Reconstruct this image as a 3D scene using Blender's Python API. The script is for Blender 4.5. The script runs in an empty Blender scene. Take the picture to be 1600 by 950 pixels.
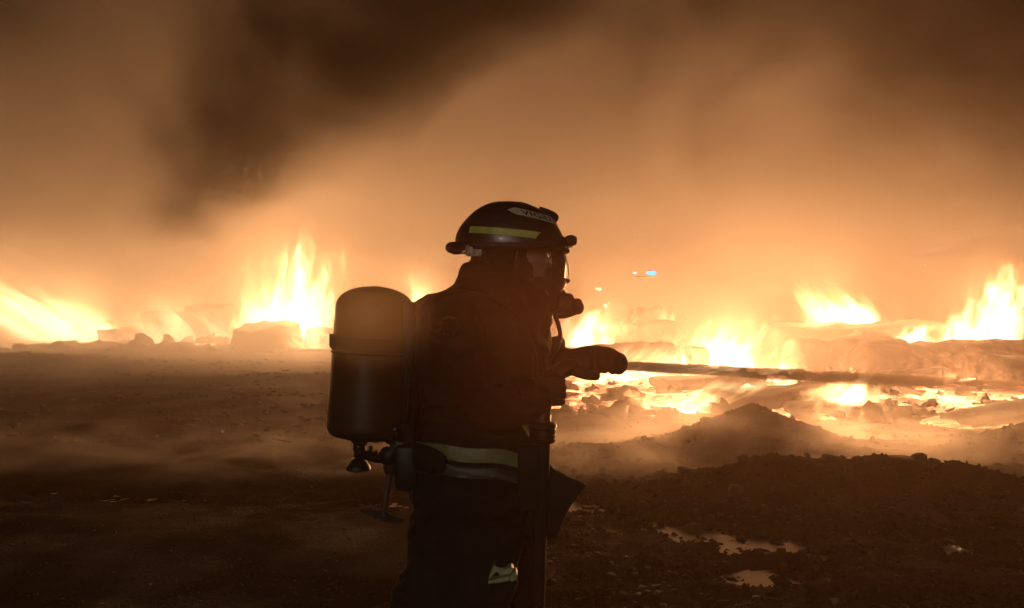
import bpy, bmesh, math, random
import numpy as np
from mathutils import Vector, Matrix, noise as mn
from math import radians as R, sin, cos, pi, exp
random.seed(7); np.random.seed(7)
sc = bpy.context.scene
COL = sc.collection

# ------------------------------------------------------------ camera
cam = bpy.data.cameras.new('camera'); camo = bpy.data.objects.new('camera', cam); COL.objects.link(camo)
CZ, F = 1.47, 1256.0
cam.sensor_width = 36; cam.lens = 36 * F / 1600; cam.clip_start = 0.05; cam.clip_end = 3000
camo.location = (0, 0, CZ); camo.rotation_euler = (R(90), 0, 0)
sc.camera = camo

def W(px, py, Y):
    """photograph pixel + distance -> place in the world"""
    return Vector(((px - 800) / F * Y, Y, CZ - (py - 475) / F * Y))

# ------------------------------------------------------------ world: night sky
world = bpy.data.worlds.new('World'); sc.world = world; world.use_nodes = True
wn = world.node_tree; wn.nodes.clear()
sky = wn.nodes.new('ShaderNodeTexSky'); sky.sky_type = 'NISHITA'; sky.sun_disc = False
SUN_EL, SUN_AZ = R(14), R(188)
sky.sun_elevation = SUN_EL; sky.sun_rotation = SUN_AZ
bg = wn.nodes.new('ShaderNodeBackground'); bg.inputs[1].default_value = 0.0008
wo = wn.nodes.new('ShaderNodeOutputWorld')
wn.links.new(sky.outputs[0], bg.inputs[0]); wn.links.new(bg.outputs[0], wo.inputs[0])

# weak, low fill light added behind the camera to bring out the strips
sl = bpy.data.lights.new('fill_sun', 'SUN'); sl.energy = 0.30; sl.angle = R(0.5); sl.color = (1, .90, .74)
so = bpy.data.objects.new('fill_sun', sl); COL.objects.link(so)
sd = Vector((sin(SUN_AZ) * cos(SUN_EL), cos(SUN_AZ) * cos(SUN_EL), sin(SUN_EL)))
so.rotation_euler = sd.to_track_quat('Z', 'Y').to_euler(); so.location = (0, -5, 8)

# ------------------------------------------------------------ render settings
sc.view_settings.view_transform = 'Standard'; sc.view_settings.look = 'None'
sc.view_settings.exposure = 0; sc.view_settings.gamma = 1; sc.view_settings.use_curve_mapping = False
cy = sc.cycles
cy.volume_step_rate = 1.0; cy.volume_max_steps = 256; cy.volume_bounces = 0
cy.max_bounces = 5; cy.diffuse_bounces = 2; cy.glossy_bounces = 2; cy.transparent_max_bounces = 16
cy.sample_clamp_indirect = 2.0; cy.sample_clamp_direct = 0
cy.use_denoising = True; cy.use_adaptive_sampling = True; cy.adaptive_threshold = .14; cy.adaptive_min_samples = 16
try: cy.use_light_tree = False
except Exception: pass

# ------------------------------------------------------------ helpers
def tag(o, label=None, cat=None, group=None, kind=None):
    if label: o['label'] = label
    if cat: o['category'] = cat
    if group: o['group'] = group
    if kind: o['kind'] = kind
    return o

def thing(name, loc, label, cat, group=None, rz=0):
    o = bpy.data.objects.new(name, None); COL.objects.link(o)
    o.location = loc; o.rotation_euler = (0, 0, rz); o.empty_display_size = .1
    return tag(o, label, cat, group)

def link(name, me, parent=None, mat=None):
    o = bpy.data.objects.new(name, me); COL.objects.link(o)
    if mat is not None:
        me.materials.clear(); me.materials.append(mat)
    if parent is not None:
        o.parent = parent
        # meshes are written in world coordinates: undo the parent's placing
        m = Matrix.Identity(4); p = parent
        while p is not None:
            m = (Matrix.Translation(p.location) @ p.rotation_euler.to_matrix().to_4x4()) @ m; p = p.parent
        if not me.get('placed'):
            me.transform(m.inverted()); me['placed'] = 1
    return o

def from_bm(name, bm, parent=None, mat=None, smooth=True):
    me = bpy.data.meshes.new(name); bm.to_mesh(me); bm.free()
    if smooth: me.shade_smooth()
    return link(name, me, parent, mat)

def from_vf(name, v, f, parent=None, mat=None, smooth=True):
    me = bpy.data.meshes.new(name); me.from_pydata([tuple(a) for a in v], [], f); me.update()
    if smooth: me.shade_smooth()
    return link(name, me, parent, mat)

class N:
    """tiny node-tree writer"""
    def __init__(s, name, surface=True):
        s.m = bpy.data.materials.new(name); s.m.use_nodes = True
        s.t = s.m.node_tree; s.t.nodes.clear(); s.out = s.t.nodes.new('ShaderNodeOutputMaterial')
    def n(s, typ, **kw):
        nd = s.t.nodes.new('ShaderNode' + typ)
        for k, v in kw.items():
            if k.startswith('i_'):
                key = k[2:]; key = int(key) if key.isdigit() else key.replace('_', ' ')
                if isinstance(v, bpy.types.NodeSocket): s.t.links.new(v, nd.inputs[key])
                else: nd.inputs[key].default_value = v
            else: setattr(nd, k, v)
        return nd
    def math(s, op, a, b=0.0, c=0.0, clamp=False):
        nd = s.t.nodes.new('ShaderNodeMath'); nd.operation = op; nd.use_clamp = clamp
        for i, v in enumerate((a, b, c)):
            if isinstance(v, bpy.types.NodeSocket): s.t.links.new(v, nd.inputs[i])
            else: nd.inputs[i].default_value = v
        return nd.outputs[0]
    def vmath(s, op, a, b=(0, 0, 0)):
        nd = s.t.nodes.new('ShaderNodeVectorMath'); nd.operation = op
        for i, v in enumerate((a, b)):
            if isinstance(v, bpy.types.NodeSocket): s.t.links.new(v, nd.inputs[i])
            else: nd.inputs[i].default_value = v
        return nd.outputs[0]
    def ramp(s, fac, stops, interp='LINEAR'):
        nd = s.t.nodes.new('ShaderNodeValToRGB'); nd.color_ramp.interpolation = interp
        e = nd.color_ramp.elements
        while len(e) > len(stops): e.remove(e[-1])
        while len(e) < len(stops): e.new(0.5)
        for i, (p, c) in enumerate(stops):
            e[i].position = p; e[i].color = c if len(c) == 4 else (*c, 1)
        s.t.links.new(fac, nd.inputs[0]); return nd.outputs[0]
    def link(s, a, b): s.t.links.new(a, b)
    def surf(s, a): s.t.links.new(a, s.out.inputs['Surface']); return s.m
    def vol(s, a): s.t.links.new(a, s.out.inputs['Volume']); return s.m

def pbr(name, col, rough=.6, metal=0, scale=8, var=.35, bump=.3, bscale=30, bdist=.01, spec=.5, coat=0, rvar=.15, col2=None):
    k = N(name)
    tc = k.n('TexCoord').outputs['Object']
    a = k.n('TexNoise', i_Vector=tc, i_Scale=scale, i_Detail=6.0, i_Roughness=.6).outputs[0]
    b = k.n('TexNoise', i_Vector=tc, i_Scale=bscale, i_Detail=5.0, i_Roughness=.65).outputs[0]
    c2 = col2 or tuple(c * (1 - var) for c in col)
    colr = k.ramp(a, [(.3, c2), (.7, col)])
    rg = k.math('MULTIPLY_ADD', b, rvar * 2, rough - rvar, clamp=True)
    bp = k.n('Bump', i_Height=b, i_Strength=bump, i_Distance=bdist).outputs[0]
    p = k.n('BsdfPrincipled', i_Base_Color=colr, i_Roughness=rg, i_Metallic=metal, i_Normal=bp)
    p.inputs['Specular IOR Level'].default_value = spec
    p.inputs['Coat Weight'].default_value = coat
    return k.surf(p.outputs[0])

# ------------------------------------------------------------ numpy value noise
def _hash(ix, iy, s):
    n = (ix * 374761393 + iy * 668265263 + s * 1442695041) & 0xffffffff
    n = ((n ^ (n >> 13)) * 1274126177) & 0xffffffff
    return ((n ^ (n >> 16)) & 0xffff) / 65535.0
def vnoise(x, y, s=0):
    x = np.asarray(x, float); y = np.asarray(y, float)
    ix = np.floor(x).astype(np.int64); iy = np.floor(y).astype(np.int64)
    fx = x - ix; fy = y - iy; fx = fx * fx * (3 - 2 * fx); fy = fy * fy * (3 - 2 * fy)
    a = _hash(ix, iy, s); b = _hash(ix + 1, iy, s); c = _hash(ix, iy + 1, s); d = _hash(ix + 1, iy + 1, s)
    return (a * (1 - fx) + b * fx) * (1 - fy) + (c * (1 - fx) + d * fx) * fy - .5
def fbm(x, y, oct=4, s=0, gain=.5):
    t = 0; a = 1; f = 1
    for i in range(oct):
        t = t + a * vnoise(x * f + 17.3 * i, y * f - 9.1 * i, s + i); a *= gain; f *= 2.03
    return t

# ------------------------------------------------------------ terrain height
def seg(x, y, ax, ay, bx, by):
    dx, dy = bx - ax, by - ay; L = dx * dx + dy * dy
    t = np.clip(((x - ax) * dx + (y - ay) * dy) / L, 0, 1)
    return np.hypot(x - ax - t * dx, y - ay - t * dy)
def bump(x, y, cx, cy, sx, sy, h, p=1.0, rot=0):
    c, s_ = cos(rot), sin(rot); u = (x - cx) * c + (y - cy) * s_; v = -(x - cx) * s_ + (y - cy) * c
    return h * np.exp(-((u / sx) ** 2 + (v / sy) ** 2) ** p)
WATER = -.036
CH = [(-3.6, 6.3), (-1.6, 6.05), (.3, 6.1), (.75, 5.65), (1.15, 5.3), (1.55, 5.05), (1.75, 4.75), (1.9, 4.5)]
def height(x, y):
    x = np.asarray(x, float); y = np.asarray(y, float)
    far = np.clip((y - 3) / 10, 0, 1)
    h = .05 * fbm(x * .22, y * .22, 2, 3) * (.3 + far)
    near = np.clip((16 - y) / 8, 0, 1)
    rough = np.where(x < 0, .009, .018) + .05 * np.clip((x - .3) / 1.2, 0, 1) * np.clip((8.2 - y) / 2, .25, 1)
    f1 = fbm(x * 3.1, y * 3.1, 5, 11, .58)
    clod = np.clip(fbm(x * 7, y * 7, 3, 31, .6) + .12, 0, 1)
    h = h + rough * (f1 * .9 + clod * .8 * near)
    # puddle channel
    d = 9.0
    for (a, b), (c, e) in zip(CH[:-1], CH[1:]):
        d = np.minimum(d, seg(x, y, a, b, c, e))
    w = .20 + .12 * fbm(x * 1.7, y * 1.7, 2, 5) + np.where(x < -.3, .10, 0)
    chan = np.exp(-(d / w) ** 2)
    h = h * (1 - .45 * chan) - chan * np.where(x < -.3, .028, .052)
    h = h + np.where(x < .6, .045, .062) * np.exp(-(d / (w * 1.6)) ** 2) * fbm(x * 9, y * 13, 3, 77, .6)
    h = h - bump(x, y, 1.13, 5.28, .26, .17, .06) - bump(x, y, 1.66, 5.0, .30, .17, .06) - bump(x, y, 1.35, 4.35, .26, .15, .08)
    h = h - bump(x, y, 3.55, 4.5, .2, .08, .03) - bump(x, y, -4.2, 5.7, .9, .12, .04)
    # foreground ridge with its clods
    rid = bump(x, y, 2.75, 6.35, 1.30, .42, .225, 1.45, -.06) + bump(x, y, 4.3, 5.5, 1.0, .45, .02)
    h = h + rid * (1 + .45 * fbm(x * 2.3, y * 2.3, 4, 40)) + bump(x, y, 2.3, 5.7, .9, .4, .05)
    # conical heap and flat spreads
    r = np.hypot((x - 2.50) / .92, (y - 8.35) / .9)
    h = h + .40 * np.clip(1 - r, 0, 1) ** 1.15 + bump(x, y, 3.2, 8.1, .7, .5, .09) + bump(x, y, 1.7, 8.2, .7, .5, .10)
    h = h + bump(x, y, 2.05, 7.3, .75, .18, .09) + bump(x, y, .8, 9.6, .9, .35, .12) + bump(x, y, .7, 7.9, .7, .3, .08)
    h = h + bump(x, y, 5.45, 7.9, 1.1, .5, .30) + bump(x, y, 4.6, 7.0, 1.0, .25, .05)
    h = h + bump(x, y, -1.2, 12.5, 1.8, .5, .14) + bump(x, y, -3.3, 15.5, 3.2, .7, .12) + bump(x, y, -9, 24, 5, 2, .22)
    h = h + bump(x, y, -13, 19, 4, 2.5, .30) + bump(x, y, -7.2, 26.3, 3, 1.2, .2)
    # rubble rise under the burning heap on the right
    h = h + bump(x, y, 4.6, 13.5, 4.5, 3.2, .16) * (1 + 1.2 * fbm(x * 1.3, y * 1.3, 3, 61))
    return h
def H(x, y): return float(height(np.array([x]), np.array([y]))[0])

# ------------------------------------------------------------ materials: ground, water, char
def ground_mat():
    k = N('soot_soil')
    tc = k.n('NewGeometry').outputs['Position']
    a = k.n('TexNoise', i_Vector=tc, i_Scale=.7, i_Detail=5.0, i_Roughness=.6).outputs[0]
    b = k.n('TexNoise', i_Vector=tc, i_Scale=55.0, i_Detail=6.0, i_Roughness=.7).outputs[0]
    c = k.n('TexVoronoi', i_Vector=tc, i_Scale=38.0).outputs[0]
    col = k.ramp(a, [(.3, (.005, .0036, .003)), (.7, (.014, .0095, .007))])
    mix = k.n('Mix', data_type='RGBA', blend_type='MULTIPLY'); mix.inputs[0].default_value = .7
    k.link(col, mix.inputs[6]); k.link(k.ramp(b, [(.3, (.5, .5, .5)), (.7, (1.3, 1.3, 1.3))]), mix.inputs[7])
    h = k.math('ADD', b, k.math('MULTIPLY', c, -.8))
    bp = k.n('Bump', i_Height=h, i_Strength=.9, i_Distance=.018).outputs[0]
    wet = k.ramp(k.n('TexNoise', i_Vector=tc, i_Scale=1.6, i_Detail=4.0).outputs[0], [(.42, (.6,) * 3), (.66, (.35,) * 3)])
    df = k.n('BsdfDiffuse', i_Color=mix.outputs[2], i_Normal=bp); gl = k.n('BsdfGlossy', i_Roughness=wet, i_Normal=bp)
    gl.inputs[0].default_value = (.8, .8, .8, 1)
    damp = k.ramp(k.n('TexNoise', i_Vector=tc, i_Scale=1.1, i_Detail=5.0).outputs[0], [(.42, (.004,) * 3), (.66, (.04,) * 3)])
    mx = k.n('MixShader'); k.link(damp, mx.inputs[0]); k.link(df.outputs[0], mx.inputs[1]); k.link(gl.outputs[0], mx.inputs[2])
    return k.surf(mx.outputs[0])
M = {}
M['ground'] = ground_mat()
def water_mat():
    k = N('muddy_water')
    tc = k.n('NewGeometry').outputs['Position']
    b = k.n('TexNoise', i_Vector=tc, i_Scale=14.0, i_Detail=3.0).outputs[0]
    bp = k.n('Bump', i_Height=b, i_Strength=.25, i_Distance=.004).outputs[0]
    p = k.n('BsdfPrincipled', i_Base_Color=(.02, .013, .008, 1), i_Roughness=.30, i_Normal=bp)
    return k.surf(p.outputs[0])
M['water'] = water_mat()
M['char'] = pbr('charred_crust', (.035, .022, .015), .75, 0, 3, .5, .8, 14, .04)
M['rock'] = pbr('sooty_stone', (.028, .019, .014), .75, 0, 9, .5, .7, 40, .01, .15)

def ember_mat(name, strength, lo=.4, hi=.7, scale=3.5, crust=(.03, .018, .012)):
    """burning rubble: hot where the broken surface opens, black crust elsewhere"""
    k = N(name)
    tc = k.n('NewGeometry').outputs['Position']
    big = k.n('TexNoise', i_Vector=tc, i_Scale=scale * .28, i_Detail=3.0).outputs[0]
    a = k.n('TexNoise', i_Vector=tc, i_Scale=scale, i_Detail=8.0, i_Roughness=.72, i_Distortion=.4).outputs[0]
    c = k.n('TexVoronoi', i_Vector=k.vmath('ADD', tc, k.vmath('MULTIPLY', k.n('TexNoise', i_Vector=tc, i_Scale=scale * 2).outputs['Color'], (.3, .3, .3))), i_Scale=scale * 4.5).outputs[0]
    m = k.math('ADD', k.math('MULTIPLY', a, .62), k.math('ADD', k.math('MULTIPLY', big, .36), k.math('MULTIPLY', c, .10)))
    w = hi - lo
    glow = k.ramp(m, [(lo, (0, 0, 0)), (lo + w * .4, (.14, .036, .014)), (lo + w * .75, (.50, .17, .07)), (hi, (1, .50, .25))])
    p = k.n('BsdfPrincipled', i_Base_Color=(*crust, 1), i_Roughness=.85, i_Emission_Color=glow, i_Emission_Strength=strength)
    bp = k.n('Bump', i_Height=a, i_Strength=.8, i_Distance=.05); k.link(bp.outputs[0], p.inputs['Normal'])
    return k.surf(p.outputs[0])
M['ember_ground'] = ember_mat('ember_ground', 7.0, .39, .67, 3.0)
M['ember_bale'] = ember_mat('smouldering_bale', .7, .52, .74, 2.2, (.05, .03, .02))

# ------------------------------------------------------------ ground sheet
def build_ground():
    ys = [1.2]; st = .022
    while ys[-1] < 9: ys.append(ys[-1] + st); st = min(st * 1.004, .05)
    while ys[-1] < 40: ys.append(ys[-1] + st); st *= 1.03
    while ys[-1] < 900: ys.append(ys[-1] + st); st *= 1.22
    ys = [-400, -60, -15, -4, -1, 0.4] + ys
    xs = list(np.arange(-5.2, 5.6, .032)); st = .05; p = [xs[-1]]
    while p[-1] < 900: p.append(p[-1] + st); st *= 1.09
    st = .05; q = [xs[0]]
    while q[-1] > -900: q.append(q[-1] - st); st *= 1.09
    xs = q[:0:-1] + xs + p[1:]
    X, Yg = np.meshgrid(np.array(xs), np.array(ys)); Z = height(X, Yg)
    fade = np.clip((60 - np.hypot(X, Yg)) / 20, 0, 1); Z = Z * fade - .0
    nx, ny = len(xs), len(ys)
    me = bpy.data.meshes.new('ground')
    me.vertices.add(nx * ny); me.vertices.foreach_set('co', np.stack([X, Yg, Z], -1).ravel())
    i = np.arange(ny - 1)[:, None] * nx + np.arange(nx - 1)[None, :]
    q = np.stack([i, i + 1, i + nx + 1, i + nx], -1).reshape(-1, 4)
    me.loops.add(q.size); me.loops.foreach_set('vertex_index', q.ravel())
    me.polygons.add(len(q)); me.polygons.foreach_set('loop_start', np.arange(len(q)) * 4)
    me.polygons.foreach_set('loop_total', np.full(len(q), 4)); me.update(calc_edges=True)
    me.shade_smooth()
    o = link('ground', me, None, M['ground']); o['kind'] = 'structure'
build_ground()

def sheet(name, x0, x1, y0, y1, step, zf, mat, kind='structure'):
    xs = np.arange(x0, x1 + step / 2, step); ys = np.arange(y0, y1 + step / 2, step)
    X, Yg = np.meshgrid(xs, ys); Z = zf(X, Yg); nx = len(xs)
    v = np.stack([X, Yg, Z], -1).reshape(-1, 3)
    f = [(j * nx + i, j * nx + i + 1, (j + 1) * nx + i + 1, (j + 1) * nx + i) for j in range(len(ys) - 1) for i in range(nx - 1)]
    o = from_vf(name, v, f, None, mat); o['kind'] = kind; return o
sheet('puddle', -5.0, 4.2, 4.1, 7.0, .4, lambda x, y: x * 0 + WATER, M['water'])

# clods and gravel nobody could count
def rock_mesh(name, r, seed, flat=.7, sub=2, mat=None, jag=.35):
    bm = bmesh.new(); bmesh.ops.create_icosphere(bm, subdivisions=sub, radius=1)
    for v in bm.verts:
        n = mn.noise(v.co * 1.3 + Vector((seed * 3.1, seed, 0))) * jag * 1.6 + mn.noise(v.co * 3 + Vector((0, seed * 2.7, 5))) * jag * .6
        v.co *= r * (1 + n); v.co.z *= flat
    me = bpy.data.meshes.new(name); bm.to_mesh(me); bm.free(); me.materials.append(mat or M['rock']); return me
def scatter(name, n, fx, fs, label, cat, mat, seed=1, sub=1):
    rs = np.random.RandomState(seed); protos = []
    for k in range(6):
        bm = bmesh.new(); bmesh.ops.create_icosphere(bm, subdivisions=sub, radius=1)
        for v in bm.verts: v.co *= 1 + 1.1 * mn.noise(v.co * 1.4 + Vector((k * 4.3, seed, 1))) + .5 * mn.noise(v.co * 3.1 + Vector((k * 4.3, seed, 1))); v.co.z *= .7
        protos.append((np.array([v.co[:] for v in bm.verts]), np.array([[v.index for v in f.verts] for f in bm.faces]))); bm.free()
    V, Fc, off = [], [], 0
    x, y = fx(rs, n); s = fs(rs, n, x, y); z = height(x, y)
    for i in range(n):
        pv, pf = protos[i % 6]; a = rs.rand() * 6.28; c_, s_ = cos(a), sin(a)
        q = pv * s[i] * (.55 + 1.1 * rs.rand(3) * [1, 1, .7])
        q = np.stack([q[:, 0] * c_ - q[:, 1] * s_, q[:, 0] * s_ + q[:, 1] * c_, q[:, 2]], -1)
        V.append(q + [x[i], y[i], z[i] + s[i] * .25]); Fc.append(pf + off); off += len(pv)
    V = np.concatenate(V); Fc = np.concatenate(Fc)
    me = bpy.data.meshes.new(name)
    me.vertices.add(len(V)); me.vertices.foreach_set('co', V.ravel())
    me.loops.add(Fc.size); me.loops.foreach_set('vertex_index', Fc.ravel())
    me.polygons.add(len(Fc)); me.polygons.foreach_set('loop_start', np.arange(len(Fc)) * 3)
    me.polygons.foreach_set('loop_total', np.full(len(Fc), 3)); me.update(calc_edges=True)
    o = link(name, me, None, mat); tag(o, label, cat, None, 'stuff'); return o
def fx_near(rs, n):
    y = 3.3 + rs.rand(n) ** 1.3 * 6.5; x = (rs.rand(n) * 2 - 1) * (.72 * y + .3)
    return x, y
scatter('gravel', 9000, fx_near, lambda rs, n, x, y: (.004 + .010 * rs.rand(n) ** 3) * np.where(x > .2, 1.5, .7),
        'fine dark gravel and cinders strewn over the wet ground', 'gravel', M['rock'], 3)
def fx_clod(rs, n):
    y = 3.6 + rs.rand(n) * 5.2; x = .3 + rs.rand(n) * (y * .66); return x, y
scatter('clods', 1700, fx_clod, lambda rs, n, x, y: .009 + .034 * rs.rand(n) ** 4,
        'loose clods of churned black earth around the puddle and ridge', 'earth', M['ground'], 5)

def fx_pud(rs, n):
    k = rs.randint(3, len(CH) - 1, n); t = rs.rand(n); C = np.array(CH)
    return C[k, 0] + (C[k + 1, 0] - C[k, 0]) * t + rs.randn(n) * .13, C[k, 1] + (C[k + 1, 1] - C[k, 1]) * t + rs.randn(n) * .11
scatter('mud_lumps', 900, fx_pud, lambda rs, n, x, y: .008 + .030 * rs.rand(n) ** 3, 'lumps of black mud breaking up the wet puddle track', 'mud', M['ground'], 15)
def fx_far(rs, n):
    y = 8.5 + rs.rand(n) ** 1.2 * 14; x = -1.0 - rs.rand(n) * (.62 * y); return x, y
scatter('gravel', 3200, fx_far, lambda rs, n, x, y: .006 + .055 * rs.rand(n) ** 5, 'scattered stones and cinders across the open ground on the left', 'gravel', M['rock'], 13)

# stones one can pick out
def stone(px, py, wpx, hpx, Y, seed, label, group=None, name='rock', ang=.35):
    c = W(px, py, Y); w = wpx / F * Y; h = hpx / F * Y
    bm = bmesh.new(); bmesh.ops.create_icosphere(bm, subdivisions=2, radius=.5)
    for v in bm.verts:
        n = mn.noise(v.co * 2.2 + Vector((seed * 3.1, seed, 0))) * ang
        v.co *= 1 + n
        q = v.co
        for ax in range(3): q[ax] = max(-.42, min(.42, q[ax] * 1.25))   # broken, flat-sided
    xs = [v.co.x for v in bm.verts]; zs = [v.co.z for v in bm.verts]
    sx = w / (max(xs) - min(xs)); sz = h * 1.35 / (max(zs) - min(zs))
    for v in bm.verts: v.co = Vector((v.co.x * sx, v.co.y * sx * .8, v.co.z * sz))
    bmesh.ops.rotate(bm, verts=bm.verts, cent=(0, 0, 0), matrix=Matrix.Rotation(.25 * sin(seed * 2.3), 3, 'Y'))
    g = H(c.x, Y); o = from_bm(name, bm, None, M['rock'], False)
    o.location = (c.x, Y, max(g, c.z) if False else g + h * .45)
    return tag(o, label, 'stone', group)
stone(1070, 738, 22, 9, 6.6, 1, 'small flat stone lying alone at the left foot of the dark ridge')
stone(1160, 738, 16, 7, 6.5, 2, 'tiny stone on the ridge crest between the lone flat stone and the middle block')
stone(1299, 731, 26, 12, 6.42, 3, 'blocky stone standing on the middle of the ridge crest')
stone(1412, 741, 48, 10, 6.38, 4, 'long low slab of stone on the right part of the ridge crest')
stone(1437, 738, 22, 22, 6.33, 5, 'pointed stone tilted up at the right end of the long slab')
stone(1459, 748, 16, 11, 6.3, 6, 'small round stone just right of the pointed stone on the ridge')
stone(1018, 742, 14, 6, 6.5, 8, 'pebble sized stone left of the lone flat stone')
stone(1150, 760, 20, 9, 6.0, 9, 'dark stone on the near slope of the ridge below the tiny stone')
stone(1085, 822, 26, 14, 5.35, 10, 'wet stone poking out of the left puddle')

def scrap():
    """crumpled pale sheet lying on the mud"""
    c = W(1493, 867, 4.72); rs = random.Random(4); bm = bmesh.new(); nx, ny = 10, 6; g = []
    for i in range(nx + 1):
        row = []
        for j in range(ny + 1):
            u, v = i / nx - .5, j / ny - .5; ed = .02 * mn.noise(Vector((u * 6, v * 6, 2)))
            row.append(bm.verts.new((u * .15 + ed, v * .10 + ed, .022 * (1 - 3.4 * u * u) + .018 * mn.noise(Vector((u * 9, v * 7, 5))))))
        g.append(row)
    for i in range(nx):
        for j in range(ny): bm.faces.new((g[i][j], g[i + 1][j], g[i + 1][j + 1], g[i][j + 1]))
    bmesh.ops.solidify(bm, geom=bm.faces[:], thickness=.002)
    o = from_bm('scrap', bm, None, pbr('pale_sheet', (.78, .68, .55), .35, 0, 20, .3, .2, 60, .002)); o.location = (c.x, c.y, H(c.x, c.y) + .012)
    tag(o, 'small pale crumpled scrap lying on the dark mud at the lower right', 'scrap')
scrap()
# ------------------------------------------------------------ haze, smoke, flames
FIRE = (1.0, .485, .19)
def haze():
    k = N('hazy_smoke_air')
    p = k.n('VolumePrincipled', i_Color=(.92, .58, .36, 1), i_Density=HAZE_D, i_Anisotropy=.62)
    m = k.vol(p.outputs[0])
    bm = bmesh.new(); bmesh.ops.create_cube(bm, size=1)
    for v in bm.verts: v.co = Vector((v.co.x * 110, v.co.y * 90 + 33, v.co.z * 22.0 + 10.0))
    o = from_bm('haze', bm, None, m, False); tag(o, 'brown haze of smoke hanging over the whole yard', 'haze', None, 'stuff')
HAZE_D = .0055
haze()

def smoke_bank():
    """drifting smoke over the fire: lit masses left and right, a cold dark gap leaning between them"""
    k = N('drifting_smoke'); k.m.cycles.volume_step_rate = .8
    P = k.n('NewGeometry').outputs['Position']
    sp = k.n('SeparateXYZ', i_0=P)
    n1 = k.n('TexNoise', i_Vector=k.vmath('MULTIPLY', P, (.11, .08, .17)), i_Scale=1.0, i_Detail=2.0, i_Roughness=.55, i_Distortion=.6).outputs[0]
    n2 = k.n('TexNoise', i_Vector=k.vmath('MULTIPLY', P, (.35, .2, .6)), i_Scale=1.0, i_Detail=2.0, i_Roughness=.6).outputs[0]
    x, y, z = sp.outputs
    d = k.math('MULTIPLY_ADD', k.math('ADD', k.math('SUBTRACT', n1, .5), k.math('MULTIPLY', k.math('SUBTRACT', n2, .5), .35)), 4.2, 1.0)
    low = k.math('SUBTRACT', 1.15, k.math('MULTIPLY', z, .02), clamp=False)
    d = k.math('MULTIPLY', k.math('MAXIMUM', d, .15), k.math('MAXIMUM', low, .4))
    edge = k.math('MULTIPLY_ADD', k.math('MULTIPLY', k.math('SUBTRACT', y, 25.0), .11, clamp=True), 2.7, .30)
    edge = k.math('MULTIPLY', edge, k.math('MULTIPLY', k.math('SUBTRACT', y, 8.8), .4, clamp=True))
    fog = k.math('MULTIPLY', k.math('POWER', 2.718, k.math('MULTIPLY', k.math('MAXIMUM', z, 0.0), -1.1)), k.math('MULTIPLY', k.math('MULTIPLY', k.math('SUBTRACT', y, 13.0), .12, clamp=True), k.math('MULTIPLY', k.math('SUBTRACT', 1.0, x), .3, clamp=True)))
    d = k.math('MULTIPLY', k.math('ADD', k.math('MULTIPLY', d, edge), k.math('MULTIPLY', fog, k.math('MULTIPLY', n2, 5.5))), BANK_D)
    p = k.n('VolumePrincipled', i_Color=(.95, .92, .90, 1), i_Density=d, i_Anisotropy=.35)
    m = k.vol(p.outputs[0])
    bm = bmesh.new(); bmesh.ops.create_cube(bm, size=1)
    for v in bm.verts: v.co = Vector((v.co.x * 70, v.co.y * 34 + 26, v.co.z * 18 + 8.6))
    o = from_bm('smoke', bm, None, m, False); tag(o, 'thick drifting smoke bank glowing orange above the burning heap', 'smoke', None, 'stuff')
BANK_D = .058
smoke_bank()

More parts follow.
